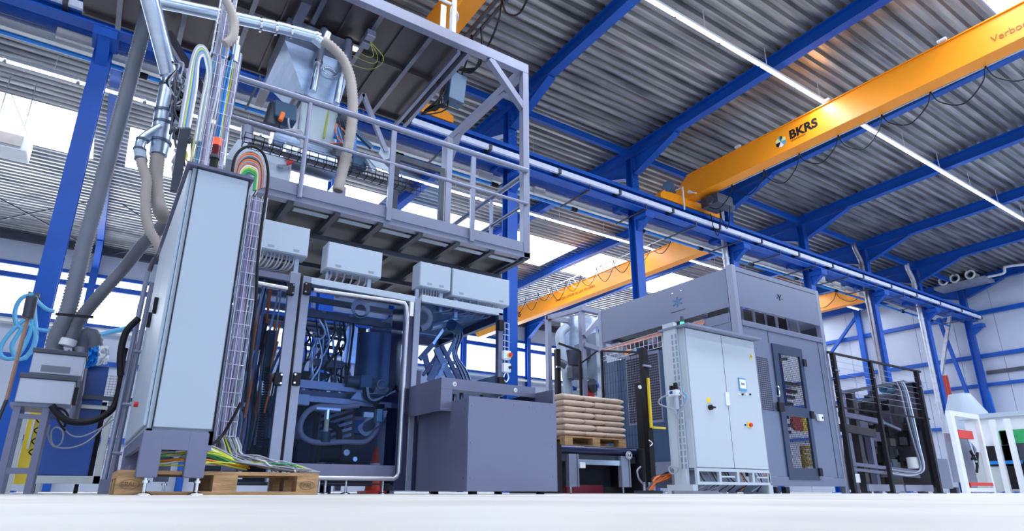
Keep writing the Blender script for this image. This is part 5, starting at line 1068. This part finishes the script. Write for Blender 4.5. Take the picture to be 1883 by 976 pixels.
# floor clutter
t = thing('cable_bundle', 'orange cables and dark tubes on the floor left of the white cabinet', 'cables', (5.6, 5.8, 0))
for i in range(12): r = random.random; MB().tube(smooth(Y3(5.9, [(1185+20*r(), 900), (1205, 890-12*r()), (1225, 882-14*r()), (1243, 872-14*r())]), 4), .012, 6).build('cable', [ORANGE, ORANGE, mat('rust_cable', (.5, .14, .08), .4), DARKM][i % 4], t)
MB().cyl(PY(6.0, 1203, 884), PY(6.0, 1246, 866), .05, 12).build('tube', mat('brown_tube', (.14, .07, .04), .6), t)
t = thing('floor_valve', 'small metal fittings with a curved grey hose on the floor beside the conveyor', 'valve', (6.0, 6.4, 0))
p = PY(6.4, 1190, 900); MB().box(p.x-.15, p.x+.25, 6.35, 6.5, 0, .04).build('base', DARKM, t)
for dx in (-.05, .05, .15): MB().cyl((p.x+dx, 6.4, .04), (p.x+dx, 6.4, .15), .02, 8).build('fitting', CHROME, t)
MB().tube(smooth(Y3(6.5, [(1178, 858), (1172, 865), (1175, 880), (1186, 893)]), 5), .013).build('hose', LGREY, t)
# ================================================================== DARK STACKER MACHINE behind fence
t = thing('bag_press', 'dark open-framed machine behind black fence posts at the right', 'machine', (13.8, 7.2, 0))
SY = 6.9
def S(px, py, c=SY): return PY(c, px, py)
DB = mat('dusk_grey', (.032, .028, .036), .45, .2)
def sbar(a, b, w, nm='beam', mm=DB, c=SY, h=None): A, B = S(*a, c), S(*b, c); return MB().bar(A, B, w, h or w).build(nm, mm, t)
def spost(px, py, w, mm=DB, c=SY, z0=0, nm='post'): A = S(px, py, c); return MB().box(A.x-w/2, A.x+w/2, c, c+w, z0, A.z).build(nm, mm, t)
spost(1550, 722, .12, GREY); spost(1568, 717, .14, DB); spost(1602, 800, .12, GREY, 7.0); spost(1664, 700, .16, GREY, 7.2); spost(1693, 740, .1, HOSEG, 7.0); spost(1609, 716, .12, DB, 7.6)
sbar((1545, 722), (1660, 702), .07, mm=DARKM); sbar((1547, 740), (1660, 728), .06, mm=DARKM, c=7.4)
sbar((1545, 761), (1622, 776), .10, mm=GREY); sbar((1548, 786), (1607, 797), .10, mm=MATS['dusk_grey'], h=.16); sbar((1560, 852), (1692, 868), .07, 'lower_rail', GREY); sbar((1562, 862), (1690, 876), .06, 'lower_rail', GREY); sbar((1622, 776), (1655, 790), .05, mm=GREY)
m = MB(); m.prism(Y3(7.1, [(1572, 800), (1585, 800), (1590, 838), (1601, 858), (1573, 848)]), (0, .03, 0)); m.build('tapered_plate', GREY, t)
MB().prism(Y3(7.3, [(1630, 795), (1690, 800), (1692, 822), (1634, 815)]), (0, .3, 0)).build('dark_hood', BLACK, t); MB().prism(Y3(7.7, [(1615, 725), (1662, 722), (1672, 790), (1620, 790)]), (0, .05, 0)).build('rear_plate', GREY, t)
p = S(1632, 717, 7.0); o = MB().cyl(p+Vector((-.2, 0, 0)), p+Vector((.2, 0, .03)), .09, 14).build('motor', CYAN, t); MB().cyl(p+Vector((.2, 0, .03)), p+Vector((.32, 0, .05)), .06, 12).build('gearbox', DARKM, o)
for i in range(4): MB().tube(smooth(Y3(6.85, [(1648+4*i, 702), (1656+4*i, 720), (1668+4*i, 770), (1682+3*i, 820), (1693+2*i, 855), (1688+2*i, 868), (1670, 868+2*i), (1630, 862+2*i)]), 5), .022, 8).build('conduit', [GREYL, DARKM, GREYL, STEEL][i], t)
p = S(1679, 851, 7.0); MB().cyl((p.x, 7.0, p.z-.12), (p.x, 7.0, p.z+.12), .12, 16).build('white_canister', WHITE, t); p = S(1573, 879, 6.85); MB().box(p.x-.08, p.x+.08, 6.8, 6.9, p.z-.08, p.z+.08).build('box', WHITE, t)
for i in range(60):
    r = random.random; p = PY(7.0+.8*r(), 1560+120*r(), 725+150*r()); MB().obox(p, (.05+.2*r(), 0, 0), (0, .05, 0), (0, 0, .03+.1*r())).build('machine_part', random.choice([DARKM, DB, GREY, STEELD, BLACK, BLACK]), t)
MB().prism(Y3(7.9, [(1546, 745), (1672, 725), (1700, 900), (1560, 900)]), (0, .03, 0)).build('dark_backing', mat('rear_dark', (.02, .018, .024), .6), t)  # dark backing added to block the bright floor and wall behind
for a, b in ((1596, 1662), (1664, 1716)): A, B = PY(6.6, a, 890), PY(6.6, b, 890); MB().box(A.x+.02, B.x-.02, 6.6, 6.64, .04, .17).build('kick_plate', GREYL, t)
t = thing('side_cover', 'tall curved grey sheet cover at the right end of the dark machine', 'machine cover', (16, 7.5, 0))
A = PX(15.35, 1693, 705); xs = PY(6.6, 1700, 780).x+.1
m = MB(); V = []; F = []
x0_, x1_ = PY(6.75, 1690, 710).x+.05, PY(6.75, 1750, 905).x+.05
for i in range(9):
    a = math.pi/2*i/8; V += [(x0_+(x1_-x0_)*i/8, 6.75+.25*(i/8)**2, .12), (x0_+(x1_-x0_)*i/8, 6.75+.25*(i/8)**2, 2.52-.0*i)]
for i in range(8): F.append((2*i, 2*i+2, 2*i+3, 2*i+1))
MB().add(V, F, True).build('curved_sheet', mat('brown_grey', (.11, .105, .14), .35, .4), t); MB().box(x0_+.2, x1_+.02, 7.0, 7.6, .1, 2.5).build('body', MATS['brown_grey'], t); MB().box(x0_, x1_, 6.72, 6.745, .1, .75).build('lower_sheet', PG, t); MB().box(x0_+.02, x1_, 6.8, 7.5, 2.5, 2.53).build('top_plate', STEEL, t)
for dx in (.1, .9): MB().box(x0_+dx, x0_+dx+.12, 6.8, 6.95, 0, .13).build('foot', DARKM, t)
black_post(6.45, (1530, 648), None, .08, 'black fence post touching the right edge of the palletiser', z1=2.62)
black_post(6.45, (1604, 690), None, .07, 'middle black fence post before the dark machine', z1=2.62)
black_post(6.45, (1684, 682), None, .085, 'right black fence post beside the curved grey cover', z1=2.62)
t = thing('fence_wires', 'thin black fence wires and top rail strung between the three right posts', 'fence', (14, 6.45, 2)); a, b, c = (PY(6.45, q, 700).x for q in (1530, 1604, 1684))
MB().box(a, c+.3, 6.43, 6.47, 2.60, 2.64).build('top_rail', BLACK, t); MB().box(a, c+.3, 6.44, 6.46, 1.55, 1.58).build('mid_rail', BLACK, t)
for i in range(7): MB().tube([(a, 6.45, 1.75+.12*i), (c, 6.45, 1.75+.12*i)], .004, 5).build('wire', GREYL, t)
# ================================================================== FAR WHITE MACHINES
t = thing('white_test_frame', 'white open metal frame with red strips beyond the curved grey cover', 'frame', (21.5, 8, 0))
FC = 8.0
A, B, C = PY(FC, 1745, 752).x, PY(FC, 1778, 758).x, PY(FC, 1800, 765).x
z = PY(FC, 1745, 754).z
A = PY(FC, 1780, 900).x; B = PY(FC, 1826, 900).x
x0_ = PY(FC, 1783, 905).x-.15; x1_ = PY(FC, 1832, 905).x
for x, w in ((x0_, .22), (x1_-.12, .12)): MB().box(x, x+w, FC, FC+.12, 0, z).build('post', WHITE, t)
MB().box(x0_+.222, x1_-.122, FC+.002, FC+.11, z-.14, z-.002).build('top_beam', WHITE, t); MB().box(x0_+.222, x1_-.122, FC+.002, FC+.1, .04, .14).build('bottom_beam', WHITE, t); MB().box(x0_+.3, x1_-.13, FC-.02, FC, .2, .29).build('red_strip', RED, t)
p = PY(FC+.1, 1783, 798); MB().box(p.x-.45, p.x+.5, FC+.2, FC+.3, p.z-.12, p.z+.12).build('red_panel', RED, t); MB().box(p.x-.6, p.x+.9, FC+.5, FC+.55, .3, 1.7).build('back_sheet', GREYL, t)
for i in range(8): r = random.random; MB().cyl((p.x+.3+.3*r(), FC+.3, .5+1.2*r()), (p.x+.5+.3*r(), FC+.3, .5+1.2*r()), .04, 8).build('fitting', random.choice([STEEL, BLACK, LGREY]), t)
t = thing('white_machine', 'long white and pale grey enclosed machine at the right edge with dark windows', 'machine', (25, 8, 0))
MXF = 24.0; zt = PX(MXF, 1850, 766).z; ya = PX(MXF, 1800, 905).y
MB().box(MXF, 26.5, 3.0, ya, .05, zt*.55).build('lower_body', mat('pale_grey', (.50, .56, .58), .4), t); MB().box(MXF+.04, 26.5, 3.0, ya, zt*.55, zt).build('upper_body', WHITE, t); MB().box(MXF-.1, 26.6, 2.9, ya+.1, zt, zt+.14).build('top_band', CAB, t)
for px, py, w, h, mm in ((1840, 838, 1.0, .62, BLACK), (1872, 833, .7, .6, DARKM), (1872, 802, .9, .42, GREEN), (1877, 874, .6, .8, BLACK), (1846, 850, 1.0, .10, PIPEB), (1846, 805, .2, .42, GREEN)):
    p = PX(MXF, px, py); MB().box(MXF-.03-(.02 if h < .2 else 0), MXF+.039, p.y-w/2, p.y+w/2, p.z-h/2, p.z+h/2).build('window', mm, t)
for px in (1850, 1878): p = PX(MXF-.4, px, 880); MB().box(MXF-.5, MXF-.38, p.y-.07, p.y+.07, 0, zt-.1).build('frame_post', WHITE, t)
p = PY(11.0, 1768, 745); z = PY(11.0, 1768, 726).z; t = thing('white_cone', 'white conical vessel standing behind the white frame', 'vessel', (p.x, 11, 0)); MB().tube([(p.x+.3, 11, z-1.5), (p.x+.2, 11, z-.8), (p.x, 11, z-.1), (p.x, 11, z)], [.85, .75, .42, .38], 24).build('cone', CAB, t); MB().box(p.x-.2, p.x+.6, 10.8, 11.2, 0, z-1.5).build('stand', GREYL, t)
p = PY(16, 1840, 740); tag(MB().cyl((p.x-3, 16, p.z+.1), (p.x+6, 16, p.z+.1), .22, 14).build('long_tube', mat('tan_tube', (.40, .28, .18), .6)), 'long tan cardboard tube lying high at the gable wall', 'tube')
t = thing('wall_rack', 'grey storage rack below the gable wall at the right edge', 'rack', (32, 16.3, 0)); p0_ = PY(16.3, 1790, 700); 
for dx in (0, 3, 6, 9): MB().box(p0_.x+dx, p0_.x+dx+.12, 16.3, 16.5, 0, p0_.z).build('upright', GREYL, t)
for z in (p0_.z-1.5, p0_.z-2.6): MB().box(p0_.x, p0_.x+9.1, 16.25, 16.45, z, z+.1).build('shelf_beam', GREYL, t)
for k, (px, py) in enumerate(((1738, 715), (1745, 725))): p = PY(12.5, px, py); tag(MB().box(p.x-.05, p.x+.05, 12.4, 12.5, 0, PY(12.5, px, 692).z).build('red_upright', mat('rust_red', (.35, .03, .02), .5)), ['left', 'right'][k]+' one of two thin red uprights above the white frame', 'post')
p = PY(11, 1820, 700); tag(MB().bar(PY(11, 1816, 720), (PY(11, 1816, 720).x+.6, 11, 0), .14).build('blue_upright', BLUE), 'slim blue post before the tan tube at the right', 'post')
# ================================================================== LEFT SIDE
LYc = 8.5
# dust filter cabinet
t = thing('blue_filter_cabinet', 'blue sheet metal cabinet with dark collector pipe at the left', 'cabinet', (-.2, 8.8, 0))
A, B = PY(LYc, 112, 800), PY(LYc, 165, 800)
x0_, x1_ = PY(LYc, 81, 780).x-.04, PY(LYc, 180, 780).x
BL2 = mat('cabinet_blue', (.01, .07, .34), .35)
MB().box(x0_, x1_, LYc, LYc+.5, .18, 1.40).build('body', BL2, t, .01); MB().box(x0_, x1_, LYc-.01, LYc+.0, .78, .80).build('seam', DARKM, t)
FRM = mat('pale_frame', (.50, .54, .56), .4)
MB().box(x0_, x1_+.12, LYc-.08, LYc-.02, .10, .18).build('bottom_frame', FRM, t); MB().box(x1_+.06, x1_+.12, LYc-.08, LYc-.02, .10, 1.0).build('side_frame', FRM, t); MB().box(x0_+.15, x1_+.12, LYc-.08, LYc-.02, .90, .94).build('top_frame', FRM, t)
MB().bar((x0_, LYc-.1, 1.02), (x1_+.3, LYc-.1, 1.02), .045).build('cross_bar', DARKM, t)
P = Y3(LYc-.15, [(146, 668), (138, 720), (130, 768)]); MB().tube([P[0], P[1], (P[1].x, P[1].y, .75)], .085, 16).build('collector_pipe', STEELD, t)
MB().bar(PY(LYc-.2, 143, 672), PY(LYc-.2, 120, 648), .09).build('left_branch', DARKM, t); MB().bar(PY(LYc-.15, 150, 670), PY(LYc-.15, 172, 655), .06).build('right_branch', DARKM, t)
m = MB(); m.tube([PY(LYc-.15, 147, 664), PY(LYc-.15, 152, 640)], [.075, .10], 16); m.build('socket', STEELD, t); MB().cyl(PY(LYc-.24, 146, 667), PY(LYc-.27, 146, 667), .02, 10).build('red_button', RED, t)
for x in (x0_+.05, x1_-.1):
    o = MB().cyl((x, LYc, .05), (x+.04, LYc, .05), .05, 16).build('castor', BLACK, t)
    MB().box(x-.005, x+.045, LYc-.02, LYc+.04, .06, .17).build('fork', CHROME, o)
MB().box(x1_+.0, x1_+.05, LYc+.1, LYc+.4, .15, 1.0).build('side_panel', BLACK, t)
P = Y3(LYc+.05, [(152, 642), (150, 628), (155, 618), (166, 617), (172, 628), (170, 645)]); tag(MB().corr(P, .10, 16, .035).build('flexible_hose', HOSEG), 'short thick grey hose bend above the blue filter cabinet', 'hose')
t = thing('plastic_bag', 'crumpled blue and white plastic bag hanging on the filter cabinet', 'bag', tuple(PY(8.3, 182, 652)))
random.seed(5)
for nm, mm, (a, b) in (('blue_part', PIPEB, (160, 182)), ('white_part', WHITE, (180, 201))):
    m = MB(); V = []; n = 8
    for i in range(n+1):
        for j in range(n+1):
            px = a+(b-a)*i/n+(4 if j > 4 else 0)*(j-4)/4*(-1); py = 636+34*j/n+random.uniform(-1, 1)+(6 if nm == 'blue_part' else 0)*(1-i/n); V.append(PY(8.28+random.uniform(-.03, .03), px, py))
    m.add(V, [(i*(n+1)+j, i*(n+1)+j+1, (i+1)*(n+1)+j+1, (i+1)*(n+1)+j) for i in range(n) for j in range(n)]); o = m.build(nm, mm, t); s = o.modifiers.new('thickness', 'SOLIDIFY'); s.thickness = .02
# grey hoses
P = Y3(8.4, [(276, 0, 8.0), (262, 60, 8.0), (246, 120, 8.05), (225, 200, 8.1), (203, 280, 8.1), (178, 370, 8.15), (155, 450, 8.2), (136, 530, 8.25), (122, 580, 8.3), (106, 615, 8.35), (100, 640, 8.4), (112, 662, 8.4), (128, 672, 8.4)])
tag(MB().corr(P, .088, 18, .036, .14).build('flexible_hose', HOSEG), 'long thick grey ribbed hose falling across the left blue column', 'hose')
P = Y3(8.4, [(318, 395, 7.3), (285, 428, 7.5), (262, 450, 7.7), (230, 490, 8), (190, 535, 8.1), (160, 570, 8.2), (142, 595, 8.3), (128, 625, 8.35)])
tag(MB().corr(P, .070, 16, .034, .1).build('flexible_hose', mat('dark_grey_hose', (.13, .14, .18), .5)), 'darker grey hose slanting from the tall cabinet down to the filter', 'hose')
p, q = PY(8.33, 127, 624), PY(8.33, 122, 636); tag(MB().cyl(p, q, .082, 16).build('tape_wrap', WHITE), 'white tape wrapped round the end of the darker grey hose', 'tape')
tag(MB().bar(PY(8.0, 102, 577), PY(8.0, 172, 583), .025).build('hose_bracket', BLACK), 'thin black bracket holding the two grey hoses to the column', 'bracket')
# galvanised duct with Y branch
t = thing('galvanised_duct', 'big shiny galvanised duct with a Y branch left of the tall cabinet', 'duct', tuple(PY(6.6, 292, 290)))
D1_ = Y3(6.6, [(276, 0, 6.2), (312, 138, 6.6)]); MB().cyl(D1_[0].lerp(D1_[1], -.3), D1_[1], .088, 24).build('upper_tube', STEEL, t)
D2 = Y3(6.6, [(312, 138), (314, 150), (312, 165), (303, 212), (298, 240), (291, 285)]); MB().tube(smooth(D2[:3], 5), .088, 24).build('elbow', STEEL, t); MB().cyl(D2[2], D2[3], .098, 24).build('middle_tube', STEEL, t); MB().cyl(D2[3], D2[4], .096, 24).build('y_piece', STEEL, t); MB().tube([D2[4], D2[5]], [.096, .082], 24).build('lower_tube', STEEL, t)
for (px, py, r) in ((312, 137, .098), (313, 160, .108), (304, 208, .110), (302, 229, .108), (295, 262, .104)):
    p = PY(6.6, px, py); d = (D2[3]-D2[2]).normalized() if py > 145 else (D1_[1]-D1_[0]).normalized(); MB().cyl(p-d*.012, p+d*.012, r, 24).build('clamp', mat('dark_clamp', (.10, .13, .20), .3, .6), t)
Bp = Y3(6.55, [(295, 235), (270, 250), (259, 262), (257, 278), (258, 290)]); MB().tube(smooth(Bp, 5), .048, 16).build('branch_tube', STEEL, t)
MB().cyl(PY(6.55, 257, 275), PY(6.55, 259, 292), .055, 14).build('branch_sleeve', CAB, t)
for (px, py) in ((262, 258), (257, 275), (259, 293)): p = PY(6.55, px, py); MB().cyl(p+Vector((0, 0, -.01)), p+Vector((0, 0, .01)), .06, 14).build('clamp', MATS['dark_clamp'], t)
P = Y3(6.6, [(290, 285), (288, 305), (286, 330), (288, 360), (294, 385), (302, 400, 6.8)]); tag(MB().corr(P, .070, 18, .03, .2).build('flexible_hose', HOSEB), 'wide beige ribbed hose hanging from the galvanised duct', 'hose')
P = Y3(6.5, [(259, 293), (263, 310), (270, 330), (268, 360), (268, 390), (274, 420), (285, 440), (300, 465)]); tag(MB().corr(P, .050, 14, .028, .2).build('flexible_hose', HOSEB), 'narrower beige ribbed hose hanging from the Y branch', 'hose')
t = thing('cable_cluster', 'dense cluster of dark wires and connectors beside the galvanised duct', 'cables', tuple(PY(6.4, 325, 200)))
random.seed(11)
for i in range(26):
    r = random.random; px = 315+30*r(); py = 110+180*r(); MB().tube(smooth(Y3(6.3, [(px, py), (px+12*r(), py+18*r()), (px-10*r(), py+35), (px+15*r(), py+50*r()+20), (px+8, py+60)]), 4), .008+.006*r(), 5).build('wire', random.choice([BLACK, DARKM, LGREY, DARKM, CAB, BLACK, LIME]), t)
for i in range(10): r = random.random; p = PY(6.35, 318+26*r(), 140+130*r()); MB().obox(p, (.04, 0, 0), (0, .04, 0), (0, 0, .03+.05*r())).build('connector', random.choice([DARKM, BLACK, CAB, STEELD]), t)
# welding-machine-like grey boxes on a stand
t = thing('equipment_stand', 'dark grey steel stand on legs at the lower left corner', 'stand', (-.6, 6.8, 0))
SC = 6.8
x0_, x1_ = PY(SC, 12, 800).x, PY(SC, 80, 800).x; zt = PY(SC, 60, 748).z
for x in (x0_, x1_-.05):
    for y in (SC, SC+.4): MB().box(x, x+.05, y, y+.05, 0, zt).build('leg', GREY, t)
MB().box(x0_-.03, x1_+.02, SC-.02, SC+.48, zt, zt+.03).build('top', GREY, t); MB().box(x0_+.05, x1_-.05, SC+.01, SC+.04, .16, .21).build('cross_bar', GREY, t); MB().box(x0_+.05, x1_-.05, SC+.01, SC+.04, zt-.1, zt-.06).build('cross_bar', GREY, t)
for i, (dz, h, dx, c, l) in enumerate(((.03, .26, 0, SC-.05, 'lower grey metal equipment box on the stand at the left'), (.32, .24, .03, SC+.2, 'upper grey metal equipment box with a black lid at the left'))):
    t = thing('equipment_box', l, 'box', (x0_, c, zt+dz)); w = .40; xx = x0_+.0+dx
    MB().box(xx, xx+w, c, c+.35, zt+dz, zt+dz+h-.05).build('body', mat('silver_grey', (.40, .42, .52), .35, .3), t, .008); MB().box(xx-.01, xx+w+.01, c-.01, c+.36, zt+dz+h-.05, zt+dz+h-.01).build('lid', DARKM, t, .004)
    if i: MB().box(xx+.08, xx+.3, c-.003, c-.001, zt+dz+.02, zt+dz+.08).build('vent_patch', HOSEG, t)
    else: MB().box(xx+w+.001, xx+w+.03, c+.02, c+.2, zt+dz+.02, zt+dz+.16).build('side_socket', BLACK, t)
P = Y3(6.7, [(95, 745), (108, 762), (130, 775), (165, 775), (195, 762), (212, 742), (222, 700), (225, 660), (230, 640)]); tag(MB().tube(smooth(P, 6), .028, 12).build('black_hose', BLACK), 'thick black hose sagging from the grey box to the tall cabinet', 'hose')
for k, pts in enumerate(([(92, 780), (88, 800), (98, 820), (112, 815), (116, 795), (104, 785), (94, 795), (100, 820), (135, 822), (170, 805), (205, 765)], [(100, 745), (120, 790), (145, 803), (180, 790), (210, 770)])): tag(MB().tube(smooth(Y3(6.9, pts), 6), .007, 6).build('thin_hose', LGREY), ['thin pale cable looping in front of the blue filter cabinet', 'thin pale cable drooping below the thick black hose'][k], 'cable')
for k, pts in enumerate(([(94, 746), (103, 760), (108, 775), (120, 792)], [(98, 748), (115, 752), (125, 765), (118, 785)])): tag(MB().tube(smooth(Y3(6.75, pts), 5), .01, 6).build('thin_cable', BLACK), ['short black lead hanging below the grey box, left one', 'short black lead hanging below the grey box, right one'][k], 'cable')
# yellow machine and wire cage behind the stand
t = thing('yellow_machine', 'yellow machine partly hidden behind the equipment stand', 'machine', (-.9, 9.5, 0)); a, b = PY(9.5, 38, 830).x, PY(9.5, 75, 830).x
MB().box(a, b, 9.5, 9.9, .1, .95).build('body', YELP, t); MB().box(a+.05, b-.12, 9.46, 9.499, .5, .85).build('white_plate', WHITE, t); MB().box(a+.1, b-.1, 9.45, 9.499, .93, 1.0).build('green_label', GREEN, t); MB().tube([(b-.08+.03*math.cos(k), 9.45, .4+.02*k) for k in range(26)], .008, 5).build('coil_cord', BLACK, t)
for x in (a-.05, b+.02): MB().box(x, x+.05, 9.3, 9.35, 0, 1.15).build('guard_post', FRM, t)
t = thing('wire_cage', 'pale wire cage panel seen between the filter cabinet and the steel rails', 'cage', (.5, 9.6, 0)); a, b = PY(9.6, 178, 760).x, PY(9.6, 212, 760).x
m = MB(); x = a
while x < b: m.bar((x, 9.6, .3), (x, 9.6, 1.45), .006); x += .035
z = .3
while z < 1.46: m.bar((a, 9.6, z), (b, 9.6, z), .006); z += .035
m.build('wire_mesh', HOSEB, t); MB().box(a+.2, a+.26, 9.55, 9.58, 0, 1.6).build('post', WHITE, t); MB().box(a+.2, a+.26, 9.54, 9.585, 1.6, 1.66).build('post_cap', BLACK, t)
# steel guard rails left of the tall cabinet
t = thing('guard_rail', 'tall leaning steel tube guard between the filter cabinet and the tall cabinet', 'guard', (.3, 6.6, 0))
for k, (a, b) in enumerate((((272, 500), (192, 880)), ((280, 520), (205, 875)), ((258, 560), (212, 860)))):
    A, B = PY(6.6+.1*k, *a), PY(6.6+.1*k, *b); MB().tube([(B.x, B.y, .12), (A.x, A.y, A.z)], .022, 12).build('tube', GREYL, t)
for py in (645, 742, 832): A, B = PY(6.6, 240-(py-645)*.2, py), PY(6.6, 262-(py-645)*.2, py+2); MB().cyl(A, B, .016, 10).build('cross_tube', GREYL, t)
A = PY(6.6, 275, 498); MB().tube(smooth([A, A+Vector((.02, 0, .12)), A+Vector((.08, .05, .22)), A+Vector((.16, .1, .2))], 5), .022).build('bent_top', DARKM, t)
MB().box(PY(6.6, 190, 880).x-.02, PY(6.6, 235, 880).x, 6.55, 6.8, 0, .12).build('foot_beam', GREY, t)
MB().tube(smooth(Y3(6.5, [(255, 585), (232, 610), (222, 650), (222, 690)]), 5), .03, 10).build('black_hose', BLACK, t)
# blue air hoses coiled on the column
t = thing('air_hose', 'light blue air hoses looped over the hook on the left blue column', 'hose', tuple(PY(12.6, 62, 545)))
for k, pts in enumerate(([(62, 540), (40, 548), (28, 570), (30, 595), (45, 605), (52, 590), (62, 560), (66, 545)], [(64, 545), (70, 555), (85, 568), (100, 573)], [(48, 585), (30, 600), (8, 625), (0, 648), (14, 660), (34, 652), (52, 620), (60, 590), (62, 545)], [(50, 592), (62, 603), (80, 607), (92, 608)], [(60, 600), (66, 620), (58, 645), (40, 660), (28, 655), (22, 635), (36, 610), (48, 598)], [(63, 545), (64, 580), (66, 612), (60, 640), (45, 660)])): MB().tube(smooth(Y3(13.0, pts), 6), .034, 8).build('hose_loop', BLUEP, t)
MB().box(PY(13.0, 62, 540).x-.08, PY(13.0, 62, 540).x+.08, 13.0, 13.44, PY(13.0, 62, 540).z-.03, PY(13.0, 62, 540).z+.03).build('hook', DARKM, t)
P = Y3(12.8, [(140, 600), (160, 612), (180, 616), (205, 610), (240, 602)]); tag(MB().tube(smooth(P, 6), .045, 8).build('air_hose', BLUEP), 'light blue air hose stretched across the wall towards the tall cabinet', 'hose')
P = Y3(9.0, [(55, 570), (52, 600), (42, 660), (12, 735)]); t = thing('broom', 'long wooden broom leaning at the left beside the column', 'broom', tuple(P[3])); MB().cyl(P[0], P[3], .02, 10).build('stick', mat('stick_wood', (.35, .22, .16), .6), t); MB().cyl(P[0]+Vector((0, 0, -.1)), P[0]+Vector((-.01, 0, .16)), .06, 12).build('head', DARKM, t); MB().cyl((P[3].x, P[3].y, P[3].z), (P[3].x-.12, P[3].y, 0), .02, 10).build('lower_stick', DARKM, t)
# camera-like box and beam at the far left skylight edge
p = PY(20, 25, 255); t = thing('wall_heater', 'white ceiling heater hanging at the far left edge', 'heater', (p.x, 20, p.z)); MB().box(p.x-.9, p.x+.35, 20, 20.8, p.z-.3, p.z+.25).build('body', WHITE, t, .03); MB().box(p.x-.4, p.x+.2, 19.96, 19.999, p.z-.2, p.z+.12).build('grille', HOSEB, t)
for dx in (-.5, .1): MB().cyl((p.x+dx, 20.4, p.z+.25), (p.x+dx, 20.4, 11.3), .015, 6).build('hanger', GALV, t)
tag(MB().box(-8, 30, YW-.5, YW-.3, 7.1, 7.22).build('wall_trunking', CREAM), 'cream trunking line along the rear wall just under the window band', 'trunking')
